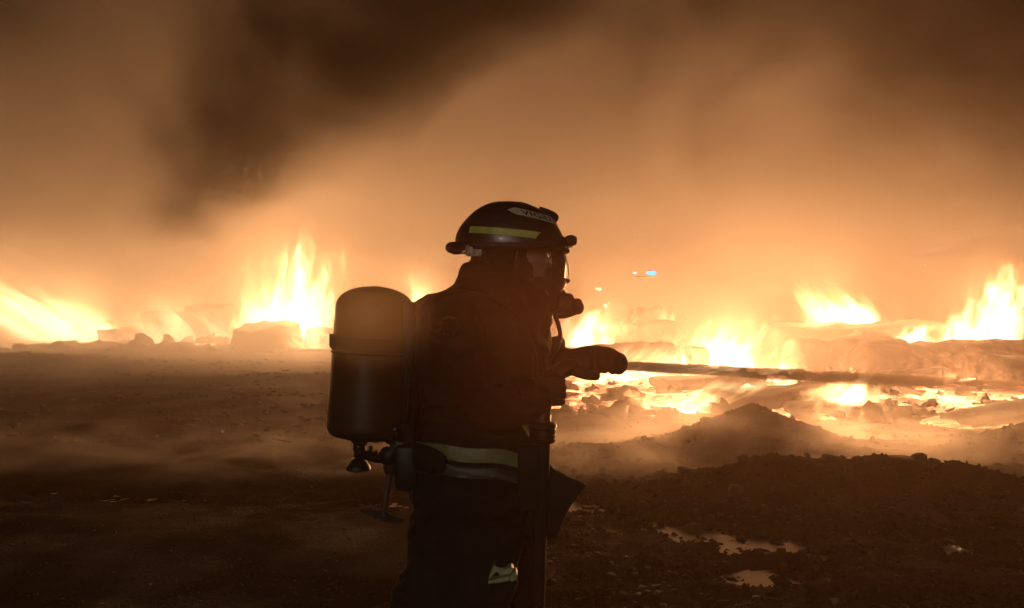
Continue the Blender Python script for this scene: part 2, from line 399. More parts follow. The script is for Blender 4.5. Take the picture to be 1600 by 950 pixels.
def dark_smoke():
    """unlit, sooty smoke passing between the camera and the glowing bank"""
    k = N('sooty_smoke'); k.m.cycles.volume_step_rate = .8
    P = k.n('NewGeometry').outputs['Position']
    n1 = k.n('TexNoise', i_Vector=k.vmath('MULTIPLY', P, (.30, .25, .36)), i_Scale=1.0, i_Detail=3.0, i_Roughness=.5, i_Distortion=.8)
    P2 = k.vmath('ADD', P, k.vmath('MULTIPLY', k.vmath('SUBTRACT', n1.outputs['Color'], (.5, .5, .5)), (3.2, 1.0, 2.6)))
    x, y, z = k.n('SeparateXYZ', i_0=P2).outputs
    ax = k.math('MULTIPLY_ADD', z, 1.05, -6.6); hw = k.math('MAXIMUM', k.math('MULTIPLY_ADD', z, .80, -1.35), .45)
    g = k.math('MULTIPLY', k.math('SUBTRACT', 1.12, k.math('DIVIDE', k.math('ABSOLUTE', k.math('SUBTRACT', x, ax)), hw)), 1.5, clamp=True)
    g = k.math('MULTIPLY', g, k.math('MULTIPLY', k.math('SUBTRACT', z, 2.3), .55, clamp=True))
    rt = k.math('MULTIPLY', k.math('ADD', k.math('MULTIPLY', k.math('SUBTRACT', x, 1.6), .13), k.math('MULTIPLY', k.math('SUBTRACT', z, 3.0), .26), clamp=True), k.math('MULTIPLY', k.math('SUBTRACT', z, 2.2), .4, clamp=True))
    lf = k.math('MULTIPLY', k.math('MULTIPLY', k.math('SUBTRACT', z, 3.1), .35, clamp=True), k.math('MULTIPLY', k.math('SUBTRACT', -1.5, x), .2, clamp=True))
    tot = k.math('ADD', k.math('MULTIPLY', g, 1.4), k.math('ADD', k.math('MULTIPLY', rt, .75), k.math('MULTIPLY', lf, .24)))
    n3 = k.n('TexNoise', i_Vector=k.vmath('MULTIPLY', P2, (.55, .4, .75)), i_Scale=1.0, i_Detail=3.0, i_Roughness=.6).outputs[0]
    tot = k.math('ADD', tot, k.math('MULTIPLY', k.math('SUBTRACT', z, 2.0), .06, clamp=True))
    tot = k.math('MULTIPLY', tot, k.math('MAXIMUM', k.math('MULTIPLY_ADD', k.math('SUBTRACT', k.math('MULTIPLY_ADD', n3, .5, k.math('MULTIPLY', n1.outputs[0], .5)), .5), 6.5, 1.0), .05))
    Y0 = k.n('SeparateXYZ', i_0=P).outputs[1]
    e = k.math('SUBTRACT', 1.0, k.math('ABSOLUTE', k.math('MULTIPLY', k.math('SUBTRACT', Y0, 9.5), .667)), clamp=True)
    d = k.math('MULTIPLY', k.math('MULTIPLY', tot, e), 1.0)
    a = k.n('VolumeAbsorption', i_Color=(.12, .09, .02, 1), i_Density=d)
    m = k.vol(a.outputs[0])
    bm = bmesh.new(); bmesh.ops.create_cube(bm, size=1)
    for v in bm.verts: v.co = Vector((v.co.x * 22, v.co.y * 3 + 9.5, v.co.z * 9 + 6.2))
    o = from_bm('dark_smoke', bm, None, m, False); tag(o, 'dark sooty smoke plume leaning across the glow at the top', 'smoke', None, 'stuff')
dark_smoke()

def flame_mat():
    """emission-only gas: ragged tongues that lean with the wind, white-hot inside, orange at the fringe"""
    k = N('flame_gas'); k.m.cycles.volume_step_rate = .5
    att = lambda a: k.n('Attribute', attribute_type='OBJECT', attribute_name=a).outputs['Fac']
    o = k.n('TexCoord').outputs['Object']
    rnd = k.n('Attribute', attribute_type='OBJECT', attribute_name='seed').outputs['Fac']
    off = k.n('CombineXYZ', i_0=k.math('MULTIPLY', rnd, 91.0), i_1=k.math('MULTIPLY', rnd, 37.0), i_2=k.math('MULTIPLY', rnd, 13.0)).outputs[0]
    ox, oy, oz = k.n('SeparateXYZ', i_0=o).outputs
    xs = k.math('SUBTRACT', ox, k.math('MULTIPLY', att('lean'), oz))
    t0 = k.math('DIVIDE', oz, att('fh'))
    fl = k.vmath('ADD', k.n('CombineXYZ', i_0=xs, i_1=oy, i_2=k.math('MULTIPLY', oz, .42)).outputs[0], off)
    w1 = k.n('TexNoise', i_Vector=fl, i_Scale=1.1, i_Detail=1.0).outputs['Color']
    w2 = k.n('TexNoise', i_Vector=fl, i_Scale=3.6, i_Detail=1.0, i_Roughness=.6).outputs['Color']
    wv = k.vmath('ADD', k.vmath('MULTIPLY', k.vmath('SUBTRACT', w1, (.5, .5, .5)), (1.5, 1.5, .9)), k.vmath('MULTIPLY', k.vmath('SUBTRACT', w2, (.5, .5, .5)), (.55, .55, .5)))
    sc_ = k.n('VectorMath', operation='SCALE'); k.link(wv, sc_.inputs[0]); k.link(k.math('MULTIPLY_ADD', t0, 1.1, .35), sc_.inputs['Scale'])
    q = k.vmath('ADD', k.n('CombineXYZ', i_0=xs, i_1=oy, i_2=oz).outputs[0], sc_.outputs[0])
    qx, qy, qz = k.n('SeparateXYZ', i_0=q).outputs
    u = k.math('DIVIDE', qx, k.math('MULTIPLY', att('fw'), .5)); v = k.math('DIVIDE', qy, k.math('MULTIPLY', att('fd'), .5)); t = k.math('DIVIDE', qz, att('fh'))
    tn = k.n('TexNoise', i_Vector=k.vmath('ADD', k.n('CombineXYZ', i_0=k.math('MULTIPLY', qx, 1.0), i_1=k.math('MULTIPLY', qy, .7)).outputs[0], off), i_Scale=1.5, i_Detail=1.0).outputs[0]
    r2 = k.math('ADD', k.math('MULTIPLY', u, u), k.math('MULTIPLY', v, v))
    top = k.math('MULTIPLY', k.math('MULTIPLY_ADD', k.math('MULTIPLY', k.math('SUBTRACT', tn, .36), 3.6, clamp=True), .95, .22), k.math('SUBTRACT', 1.15, k.math('MULTIPLY', r2, .45)))
    s_ = k.math('SUBTRACT', 1.0, k.math('DIVIDE', t, k.math('MAXIMUM', top, .05)))
    side = k.math('MULTIPLY', k.math('SUBTRACT', 1.0, r2), 1.0)
    dn = k.n('TexNoise', i_Vector=fl, i_Scale=5.5, i_Detail=2.0, i_Roughness=.6).outputs[0]
    e = k.math('ADD', k.math('MINIMUM', s_, side), k.math('MULTIPLY', k.math('SUBTRACT', dn, .54), 1.45))
    e = k.math('MULTIPLY', e, k.math('MULTIPLY', t0, 14.0, clamp=True))
    u0 = k.math('DIVIDE', xs, k.math('MULTIPLY', att('fw'), .5))
    e = k.math('MULTIPLY', e, k.math('MULTIPLY', k.math('SUBTRACT', 1.3, k.math('ABSOLUTE', u0)), 4.0, clamp=True))
    e = k.math('MULTIPLY', e, k.math('MULTIPLY', k.math('SUBTRACT', 1.22, t0), 5.0, clamp=True))
    heat = k.math('POWER', k.math('MULTIPLY', e, 1.7, clamp=True), 1.8)
    col = k.ramp(e, [(0, (1, .30, .06)), (.22, (1, .44, .12)), (.55, (1, .72, .38))])
    return k.vol(k.n('Emission', i_Color=col, i_Strength=k.math('MULTIPLY', heat, att('heat'))).outputs[0])
M['flame'] = flame_mat()

def flame(x0, x1, ytop, ybot, Y, heat, label, depth=None, lean=0, light=0, group='flames along the burning heap', lz=.7):
    """x0..x1, ytop..ybot: extent in the photograph of the flame standing at distance Y"""
    a = W(x0, ybot, Y); b = W(x1, ytop, Y); h = b.z - a.z; w = (b.x - a.x) / (1 + .25 * abs(lean)); d = depth or max(.5, .55 * w)
    bm = bmesh.new(); bmesh.ops.create_icosphere(bm, subdivisions=3, radius=1)
    for v in bm.verts:
        c = [max(-1, min(1, q * 1.5)) for q in v.co]; z = (c[2] * .5 + .5) * h * 1.22
        v.co = Vector((c[0] * w / 2 * 1.3 + lean * z, c[1] * d / 2 * 1.25, z))
    o = from_bm('flame', bm, None, M['flame'])
    o.location = ((a.x + b.x) / 2 - lean * h * .35, Y, a.z)
    o['heat'] = float(heat); o['fw'] = float(w); o['fh'] = float(h); o['fd'] = float(d); o['lean'] = float(lean); o['seed'] = ((x0 * 37 + ybot * 11) % 101) / 101.0
    tag(o, label, 'flame', group)
    if light:
        l = bpy.data.lights.new('fire_light', 'POINT'); l.energy = light; l.color = FIRE; l.shadow_soft_size = max(.25, min(w, h) * .45)
        lo = bpy.data.objects.new('fire_light', l); COL.objects.link(lo); lo.parent = o; lo.location = (lean * h * lz, 0, h * lz)
    return o
L = 1.35
FL = [
 (350, 535, 372, 546, 24.6, 6, 'tallest white hot flame, standing left of the firefighter\'s air cylinder', 2.2, .1, 2600),
 (-80, 170, 405, 540, 28.0, 2.3, 'wide ragged flame leaning left at the far left edge of the fire', 2.6, -1.5, 1160),
 (40, 270, 450, 544, 27.0, 2.6, 'low flame spreading around the small charred block on the left', 2.0, -1.3, 900),
 (170, 400, 462, 543, 26.6, 1.6, 'faint low flame between the pale blocks left of the tallest flame', 1.5, -.9, 300),
 (430, 535, 488, 547, 22.7, 3, 'thin flames licking round the small block at the foot of the tallest flame', .8, -.3, 300),
 (610, 720, 425, 500, 27.0, 3, 'faint flame showing behind the firefighter\'s shoulder', 1.5, -.3, 500),
 (865, 1010, 470, 545, 19.0, 6, 'white flame just under the breathing mask', 1.2, .4, 600),
 (985, 1065, 470, 525, 21.0, 3, 'wispy flame over the small smouldering bale right of the mask', 1.0, .2, 0),
 (1035, 1215, 500, 580, 17.0, 5, 'broad white flame above the water jet, left of the square bale', 1.3, .5, 900),
 (1200, 1260, 515, 580, 16.8, 5, 'small flame lapping the left face of the square bale', .9, .2, 0),
 (1225, 1400, 440, 516, 19.5, 6, 'bright flame on top of the rearmost bale on the right', 1.2, -.8, 800),
 (1450, 1620, 418, 568, 17.5, 7.5, 'curling flame rising behind the round bale at the right edge', 1.2, .25, 1160),
 (1330, 1520, 512, 545, 16.5, 7, 'thin strip of flame along the back of the round bale', .8, .3, 300),
 (1195, 1420, 584, 655, 10.35, 7, 'white flame licking under the round bale above the slab', .7, .6, 300),
 (1350, 1600, 580, 672, 11.3, 6, 'white flame between the slab and the lower right charred wedge', .7, .5, 300),
 (905, 1090, 582, 656, 11.0, 3.5, 'thin yellow flame low on the embers below the gloved hand', .5, 1.2, 200),
 (1000, 1200, 535, 582, 15.0, 4, 'low flame among embers just above the water jet', .8, .4, 200),
 (1070, 1220, 575, 612, 13.2, 4, 'low pale flame in front of the thin crust below the water jet', .6, .5, 160),
 (880, 990, 560, 600, 14.0, 2.5, 'orange flickers on the embers behind the gloved hand', .6, .5, 0),
 (855, 1130, 545, 603, 14.4, 3, 'wide low sheet of flame running behind the gloved hand and the jet', 1.6, 1.2, 200),
 (1090, 1270, 540, 596, 14.7, 3.5, 'slanting flames between the thin crust and the square bale', 1.2, 1.2, 200),
 (960, 1190, 604, 652, 10.7, 2.6, 'low slanting flames at the left end of the low slab', .8, 1.4, 120),
 (1340, 1640, 585, 640, 12.6, 3, 'wide low flames between the charred log and the lower right wedge', 1.0, 1.2, 200),
 (1440, 1640, 648, 700, 9.7, 3, 'pink flickers along the ember strip in the lower right', .5, .6, 200),
]
for (x0, x1, yt, yb, Y, ht, lab, dp, ln, li) in FL:
    flame(x0, x1, yt, yb, Y, ht * 1.1, lab, dp, ln, li * L)

# ------------------------------------------------------------ glowing beds and bales
def patch(name, cx, cy, rx, ry, mat, label, cat, step=.07, lift=.012, seed=0):
    xs = np.arange(cx - rx, cx + rx, step); ys = np.arange(cy - ry, cy + ry, step)
    X, Yg = np.meshgrid(xs, ys)
    Z = height(X, Yg)
    r = np.hypot((X - cx) / rx, (Yg - cy) / ry) + .35 * fbm(X * .9, Yg * .9, 3, seed)
    Z = Z + lift + .11 * np.abs(fbm(X * 1.6, Yg * 1.6, 5, seed + 9, .6)) * np.clip((Yg - 9) / 3, .35, 1) - .25 * np.clip(r - .75, 0, 1)
    nx = len(xs); v = np.stack([X, Yg, Z], -1).reshape(-1, 3); rr = r
    f = [(j * nx + i, j * nx + i + 1, (j + 1) * nx + i + 1, (j + 1) * nx + i) for j in range(len(ys) - 1) for i in range(nx - 1) if rr[j, i] < 1.05]
    used = sorted({a for q in f for a in q}); mp = {a: i for i, a in enumerate(used)}
    o = from_vf(name, v[used], [tuple(mp[a] for a in q) for q in f], None, mat)
    return tag(o, label, cat, None, 'stuff')
patch('ember_bed', 4.3, 14.2, 5.9, 5.0, M['ember_ground'], 'broad bed of glowing embers under the burning bales', 'embers', .08, .02, 2)
patch('ember_bed', 6.3, 9.55, 1.5, .55, M['ember_ground'], 'narrow strip of pink embers in front of the lower right wedge', 'embers', .05, .02, 4)
patch('ember_bed', -8.5, 26.0, 6.5, 2.0, M['ember_ground'], 'ember strewn ground below the fire on the left', 'embers', .14, .02, 6)
patch('ember_bed', -1.9, 13.1, 1.1, .25, M['ember_ground'], 'thin line of embers crossing the ground left of the air cylinder', 'embers', .05, .01, 8)

def bale(px0, px1, ptop, pbot, Y, label, kind='box', depth=1.2, mat='ember_bale', seed=0, rot=0, taper=0, cat='bale', name='charred_bale', shear=0, jag=.16):
    a = W(px0, pbot, Y); b = W(px1, ptop, Y); w = (b.x - a.x)
    if name != 'charred_lump': a.z = min(a.z, H((a.x + b.x) / 2, Y) - .04)
    h = b.z - a.z
    bm = bmesh.new()
    if kind == 'box':
        bmesh.ops.create_cube(bm, size=1); bmesh.ops.subdivide_edges(bm, edges=bm.edges, cuts=13, use_grid_fill=True)
        for v in bm.verts:
            c = v.co; m = max(abs(c.x), abs(c.y), abs(c.z)) * 2
            s = (abs(2 * c.x) ** 8 + abs(2 * c.y) ** 8 + abs(2 * c.z) ** 8) ** (1 / 8)
            v.co = c * (m / s)
            v.co.x = v.co.x * w; v.co.y *= depth; v.co.z *= h
    elif kind == 'round':
        bmesh.ops.create_cone(bm, cap_ends=True, segments=40, radius1=.5, radius2=.5, depth=1)
        bmesh.ops.delete(bm, geom=[f for f in bm.faces if len(f.verts) > 4], context='FACES')
        bm.free(); bm = bmesh.new(); rings = []
        n, m = 30, 36
        for i in range(n + 1):
            t = i / n; u = (t - .5); e = min(t, 1 - t) * w; cr = min(1, e / (h * .16)); rad = (1 - (1 - cr) ** 2 * .30) if cr < 1 else 1
            if i in (0, n): rad *= .86
            rings.append([bm.verts.new((u * w, cos(2 * pi * j / m) * depth / 2 * rad, sin(2 * pi * j / m) * h / 2 * rad)) for j in range(m)])
        for i in range(n):
            for j in range(m): bm.faces.new((rings[i][j], rings[i][(j + 1) % m], rings[i + 1][(j + 1) % m], rings[i + 1][j]))
        for rg, sgn in ((rings[0], -1), (rings[-1], 1)):
            c = bm.verts.new((rg[0].co.x + sgn * .02, 0, 0))
            for j in range(m): bm.faces.new((rg[j], rg[(j + 1) % m], c) if sgn < 0 else (rg[(j + 1) % m], rg[j], c))
        bmesh.ops.recalc_face_normals(bm, faces=bm.faces)
    for v in bm.verts:
        if taper: v.co.z = (v.co.z + h / 2) * (1 - taper * max(0, min(1, .5 - v.co.x / w))) - h / 2
        if shear: v.co.x += shear * v.co.z
        p = v.co * 1.1 + Vector((seed * 7.7, seed, 0)); q = v.co * 3.7 + Vector((seed, 3, 0))
        d = Vector((mn.noise(p), mn.noise(p + Vector((9, 0, 0))), mn.noise(p + Vector((0, 9, 0))))) * jag * min(1, h * 1.4)
        d += v.co.normalized() * (mn.noise(q) * .10 + abs(mn.noise(q * 2.3)) * .07) * min(1, h * 1.5)
        v.co += d
    o = from_bm(name, bm, None, M[mat]); o.location = ((a.x + b.x) / 2, Y, (a.z + b.z) / 2); o.rotation_euler.z = rot
    return tag(o, label, cat)
bale(1335, 1640, 537, 606, 15.0, 'large round charred bale lying on its side at the right, above the water jet', 'round', 1.0, 'ember_bale', 1)
bale(1242, 1400, 529, 604, 16.2, 'square charred bale behind the left end of the round bale', 'box', 1.3, 'ember_bale', 2)
bale(1195, 1470, 507, 566, 18.6, 'long flat bale behind, with a flame on its top', 'box', 1.4, 'ember_bale', 3)
bale(1108, 1345, 586, 648, 10.9, 'low charred slab with a sloping left end below the water jet', 'box', .7, 'char', 4, .06, .45, 'slab', 'charred_slab', .5)
bale(1412, 1720, 608, 676, 9.6, 'dark wedge shaped slab rising toward the lower right edge of the fire', 'box', .8, 'char', 5, 0, .95, 'slab', 'charred_slab', 0)
bale(1330, 1480, 578, 612, 13.2, 'charred log lying just under the right half of the water jet', 'round', .6, 'char', 21, .1, 0, 'log', 'charred_log')
bale(1230, 1345, 628, 652, 10.2, 'short charred log in front of the low slab', 'round', .45, 'char', 22, -.1, 0, 'log', 'charred_log')
bale(930, 1060, 540, 566, 15.5, 'charred log lying behind the gloved hand', 'round', .6, 'char', 23, .1, 0, 'log', 'charred_log')
bale(1545, 1760, 560, 612, 13.4, 'charred bale half out of frame below the right end of the round bale', 'round', .8, 'char', 6)
bale(915, 1060, 505, 545, 19.5, 'low rounded bale just right of the breathing mask outlet', 'round', 1.2, 'char', 7)
bale(985, 1062, 483, 520, 21.5, 'small smouldering bale behind the low rounded one', 'box', 1.2, 'ember_bale', 8)
bale(1075, 1107, 543, 572, 15.6, 'round lump glowing orange inside the broad flame', 'round', .4, 'ember_bale', 9, 0, 0, 'lump', 'charred_lump')
bale(1020, 1190, 583, 606, 12.9, 'thin crust of burnt waste between the water jet and the embers', 'box', .7, 'char', 10, 0, .3, 'crust', 'charred_crust')
bale(372, 462, 507, 540, 23.2, 'square charred block standing at the foot of the tallest flame', 'box', 1.6, 'char', 11)
bale(486, 526, 512, 540, 23.4, 'smaller block right of the square one at the foot of the tallest flame', 'box', 1.2, 'char', 12)
bale(122, 168, 503, 537, 29.0, 'small dark block inside the far left flame', 'box', .8, 'char', 13)
bale(292, 362, 478, 534, 27.5, 'tall pale block in the middle of the left heap', 'box', 1.4, 'char', 14)
bale(228, 290, 490, 532, 28.0, 'upright block left of the tall pale block in the left heap', 'box', 1.3, 'char', 15)
bale(160, 235, 512, 536, 27.0, 'low broken block at the left end of the left heap', 'box', 1.0, 'char', 16)
bale(1140, 1215, 648, 664, 10.0, 'flat cinder cake lying in front of the slab', 'box', .6, 'char', 17, 0, .3, 'slab', 'charred_slab')

# loose burnt rubble between the bales
def fx_heap(rs, n):
    x = .3 + rs.rand(n) * 9.5; y = 9.6 + rs.rand(n) * 8.5; return x, y
scatter('rubble', 900, fx_heap, lambda rs, n, x, y: .03 + .16 * rs.rand(n) ** 3.5, 'burnt rubble strewn through the ember bed between the bales', 'rubble', M['char'], 9, 2)
def fx_heap2(rs, n):
    return -15 + rs.rand(n) * 14.5, 22.6 + rs.rand(n) * 6
scatter('rubble', 700, fx_heap2, lambda rs, n, x, y: .05 + .24 * rs.rand(n) ** 4, 'burnt rubble at the foot of the fire on the left', 'rubble', M['char'], 10, 2)

def ground_mist():
    """thin steam creeping over the wet ground in front of the embers"""
    k = N('ground_steam'); k.m.cycles.volume_step_rate = .55
    P = k.n('NewGeometry').outputs['Position']
    x, y, z = k.n('SeparateXYZ', i_0=P).outputs
    n1 = k.n('TexNoise', i_Vector=k.vmath('MULTIPLY', k.vmath('ADD', P, (0, 0, 0)), (.8, 1.0, 2.2)), i_Scale=1.0, i_Detail=4.0, i_Roughness=.6, i_Distortion=1.0).outputs[0]
    ns = k.math('MULTIPLY', k.math('SUBTRACT', n1, .40), 4.5, clamp=True)
    hz = k.math('POWER', 2.718, k.math('MULTIPLY', k.math('MAXIMUM', z, 0.0), -8.0))
    ed = k.math('MULTIPLY', k.math('MULTIPLY', k.math('SUBTRACT', y, 6.45), 1.3, clamp=True), k.math('MULTIPLY', k.math('SUBTRACT', 9.7, y), .8, clamp=True))
    lf = k.math('MULTIPLY_ADD', k.math('MULTIPLY', k.math('ADD', x, .2), .8, clamp=True), .82, .18)
    d = k.math('MULTIPLY', k.math('MULTIPLY', ns, hz), k.math('MULTIPLY', k.math('MULTIPLY', ed, lf), MIST_D))
    p = k.n('VolumePrincipled', i_Color=(.93, .80, .70, 1), i_Density=d, i_Anisotropy=.55)
    m = k.vol(p.outputs[0])
    bm = bmesh.new(); bmesh.ops.create_cube(bm, size=1)
    for v in bm.verts: v.co = Vector((v.co.x * 17 + 1.5, v.co.y * 7.4 + 10, v.co.z * 1.3 + .52))
    o = from_bm('mist', bm, None, m, False); tag(o, 'low steam drifting over the ground behind the dark ridge', 'steam', None, 'stuff')
MIST_D = 3.0
ground_mist()

# sparks adrift in the smoke
def spark_mat(name, col, st):
    k = N(name); return k.surf(k.n('Emission', i_Color=(*col, 1), i_Strength=st).outputs[0])
M['spark'] = spark_mat('spark_glow', (1, .42, .16), 1.6); M['spark_hot'] = spark_mat('hot_spark_glow', (1, .62, .34), 2.6)
def sparks(name, pts, mat, label):
    V, Fs = [], []
    for (p, r) in pts:
        n = len(V); V += [p + Vector(q) * r for q in ((1, 0, 0), (-1, 0, 0), (0, 1, 0), (0, -1, 0), (0, 0, 1), (0, 0, -1))]
        Fs += [tuple(n + i for i in f) for f in ((0, 2, 4), (2, 1, 4), (1, 3, 4), (3, 0, 4), (2, 0, 5), (1, 2, 5), (3, 1, 5), (0, 3, 5))]
    tag(from_vf(name, V, Fs, None, mat, False), label, 'sparks', None, 'stuff')
rr = random.Random(5)
pp = [(W(rr.uniform(300, 1600), rr.uniform(250, 560) , rr.uniform(10, 22)), rr.uniform(.004, .010)) for _ in range(70)]
sparks('sparks', pp, M['spark'], 'tiny orange sparks adrift above the fires')
pp = [(W(1445, 414, 13), .016), (W(937, 452, 13), .03), (W(932, 451, 13), .022), (W(597, 200, 12), .012), (W(1000, 366, 12), .012), (W(1006, 365, 12), .010), (W(946, 478, 14), .04), (W(952, 474, 14), .02)]
sparks('sparks', pp, M['spark_hot'], 'a few brighter sparks floating right of the helmet')
trail = [(955, 268), (985, 276), (1020, 284), (1040, 296), (1043, 318), (1055, 336), (1066, 356), (1082, 388), (1096, 418), (1110, 444), (1126, 462)]
pp = []
for (a, b), (c, d) in zip(trail[:-1], trail[1:]):
    for i in range(16):
        t = rr.random(); w = .5 + 1.5 * rr.random()
        pp.append((W(a + (c - a) * t + rr.gauss(0, w), b + (d - b) * t + rr.gauss(0, w), 14 + rr.gauss(0, .2)), rr.uniform(.002, .005)))
sparks('sparks', pp, M['spark'], 'faint curling trail of fine sparks to the right of the helmet')

# glowing blue spot added over the fire, imitating a lens ghost
BL = thing('blue_ghost', W(1005, 428, 12), 'small glowing blue spot imitating a lens ghost right of the helmet', 'lens ghost')
def bl(bm, px, r):
    g = bmesh.ops.create_uvsphere(bm, u_segments=20, v_segments=12, radius=1)['verts']; c = W(px, 426.5, 12)
    for v in g: v.co = Vector((v.co.x * r, v.co.y * .12, v.co.z * r * .42)) + c
bm = bmesh.new(); bl(bm, 1018, .075); from_bm('blue_spot', bm, BL, spark_mat('blue_ghost_glow', (.02, .36, 1.0), 2.6))
bm = bmesh.new(); bl(bm, 992, .03); from_bm('white_spot', bm, BL, spark_mat('white_ghost_glow', (.7, .75, 1.0), 1.6))
bm = bmesh.new(); bmesh.ops.create_cube(bm, size=1)
for v in bm.verts: v.co = Vector((v.co.x * .24, v.co.y * .04, v.co.z * .004)) + W(1005, 432, 12)
from_bm('added_bar', bm, BL, M['char'], False)  # bar invented to carry the two glowing spots

def wisp(px, py, Y, r, dens, col, label):
    """added smoke puff between the camera and the firefighter, imitating lens glare"""
    k = N('glare_wisp'); k.m.cycles.volume_step_rate = 1.2
    g = k.vmath('MULTIPLY', k.vmath('SUBTRACT', k.n('TexCoord').outputs['Generated'], (.5, .5, .5)), (2, 2, 2))
    l = k.n('VectorMath', operation='LENGTH'); k.link(g, l.inputs[0])
    f = k.math('POWER', k.math('SUBTRACT', 1.0, l.outputs['Value'], clamp=True), 1.4)
    p = k.n('VolumePrincipled', i_Color=(*col, 1), i_Density=k.math('MULTIPLY', f, dens), i_Anisotropy=.72)
    m = k.vol(p.outputs[0]); bm = bmesh.new(); bmesh.ops.create_icosphere(bm, subdivisions=3, radius=1)
    for v in bm.verts: v.co = Vector((v.co.x * r[0], v.co.y * r[1], v.co.z * r[2]))
    o = from_bm('smoke', bm, None, m); o.location = W(px, py, Y); tag(o, label, 'smoke', None, 'stuff')
wisp(585, 500, 1.6, (.15, .15, .12), 3.8, (.95, .70, .44), 'added wisp of lit smoke imitating lens flare at the top of the air cylinder')  # smoke added to stand in for flare on the cylinder top
wisp(770, 520, 1.55, (.48, .30, .27), .30, (.95, .42, .22), 'added reddish smoke imitating the lens veil in front of the firefighter')  # smoke added to give the torso its reddish lens veil
# ------------------------------------------------------------ the firefighter
PY = 3.0
def P(px, py, y=0.0):
    v = W(px, py, PY); return Vector((v.x, PY + y, v.z))
def Q(px, py, y=0.0):
    return W(px, py, PY + y)
def interp(tab, t):
    for a, b in zip(tab[:-1], tab[1:]):
        if t <= b[0]:
            f = 0 if b[0] == a[0] else max(0, (t - a[0]) / (b[0] - a[0]))
            return [p + (q - p) * f for p, q in zip(a[1:], b[1:])]
    return list(tab[-1][1:])
def smooth_tab(tab, n):
    """Catmull-Rom through the rows of a profile table"""
    out = []
    for i in range(n + 1):
        t = tab[0][0] + (tab[-1][0] - tab[0][0]) * i / n
        k = max(j for j in range(len(tab) - 1) if tab[j][0] <= t + 1e-9)
        a, b = tab[k], tab[k + 1]; p = tab[max(k - 1, 0)]; q = tab[min(k + 2, len(tab) - 1)]
        f = (t - a[0]) / (b[0] - a[0]); r = [t]
        for c in range(1, len(a)):
            m0 = (b[c] - p[c]) / max(1e-6, b[0] - p[0]) * (b[0] - a[0]); m1 = (q[c] - a[c]) / max(1e-6, q[0] - a[0]) * (b[0] - a[0])
            r.append((2 * f**3 - 3 * f**2 + 1) * a[c] + (f**3 - 2 * f**2 + f) * m0 + (-2 * f**3 + 3 * f**2) * b[c] + (f**3 - f**2) * m1)
        out.append(r)
    return out
def sup(a, n):
    c, s_ = cos(a), sin(a); return math.copysign(abs(c) ** (2 / n), c), math.copysign(abs(s_) ** (2 / n), s_)
def loft(bm, tab, m=40, n=2.4, steps=0, caps=True):
    """rows: photo row py, left px, right px, half depth, centre depth -> closed skin"""
    rows = smooth_tab(tab, steps) if steps else tab
    rings = []
    for (py, x0, x1, hy, cy_) in rows:
        rg = []
        for j in range(m):
            u, v = sup(2 * pi * j / m, n)
            rg.append(bm.verts.new(P((x0 + x1) / 2 + u * (x1 - x0) / 2, py, cy_ + v * hy)))
        rings.append(rg)
    for a, b in zip(rings[:-1], rings[1:]):
        for j in range(m): bm.faces.new((a[j], a[(j + 1) % m], b[(j + 1) % m], b[j]))
    if caps:
        bm.faces.new(rings[0]); bm.faces.new(rings[-1][::-1])
    return rings
def tube(bm, pts, rad, m=14, caps=True, flat=1.0, sub=6, updir=Vector((0, 1, 0))):
    """smooth tapered tube through points; rad a number or one per point"""
    pts = [Vector(p) for p in pts]
    if not isinstance(rad, (list, tuple)): rad = [rad] * len(pts)
    if sub > 1 and len(pts) > 1:
        t = [[i, *p, r] for i, (p, r) in enumerate(zip(pts, rad))]
        rows = smooth_tab(t, sub * (len(pts) - 1)); pts = [Vector(r[1:4]) for r in rows]; rad = [r[4] for r in rows]
    rings = []; nprev = None
    for i, p in enumerate(pts):
        d = (pts[min(i + 1, len(pts) - 1)] - pts[max(i - 1, 0)]).normalized()
        if nprev is None:
            nprev = d.cross(updir)
            if nprev.length < .1: nprev = d.cross(Vector((1, 0, 0)))
        nrm = (nprev - d * nprev.dot(d)).normalized(); nprev = nrm; bn = d.cross(nrm)
        rings.append([bm.verts.new(p + (nrm * cos(2 * pi * j / m) + bn * sin(2 * pi * j / m) * flat) * rad[i]) for j in range(m)])
    for a, b in zip(rings[:-1], rings[1:]):
        for j in range(m): bm.faces.new((a[j], a[(j + 1) % m], b[(j + 1) % m], b[j]))
    if caps:
        bm.faces.new(rings[0][::-1]); bm.faces.new(rings[-1])
    return rings
def ell(bm, c, r, rot=None, sub=3):
    g = bmesh.ops.create_icosphere(bm, subdivisions=sub, radius=1)['verts']
    for v in g:
        q = Vector((v.co.x * r[0], v.co.y * r[1], v.co.z * r[2]))
        if rot is not None: q = rot @ q
        v.co = q + Vector(c)
def box(bm, c, s, rot=None, bev=.0):
    g = bmesh.ops.create_cube(bm, size=1); vs = g['verts']
    for v in vs:
        q = Vector((v.co.x * s[0], v.co.y * s[1], v.co.z * s[2]))
        if rot is not None: q = rot @ q
        v.co = q + Vector(c)
    if bev:
        es = list({e for v in vs for e in v.link_edges})
        bmesh.ops.bevel(bm, geom=es, offset=bev, segments=2, affect='EDGES', profile=.5)
def lathe(bm, prof, p0, axis, m=24):
    """prof: (distance along axis, radius)"""
    ax = Vector(axis).normalized(); a = ax.orthogonal().normalized(); b = ax.cross(a); rings = []
    for (t, r) in prof:
        rings.append([bm.verts.new(Vector(p0) + ax * t + (a * cos(2 * pi * j / m) + b * sin(2 * pi * j / m)) * r) for j in range(m)])
    for q, w in zip(rings[:-1], rings[1:]):
        for j in range(m): bm.faces.new((q[j], q[(j + 1) % m], w[(j + 1) % m], w[j]))
    bm.faces.new(rings[0][::-1]); bm.faces.new(rings[-1])
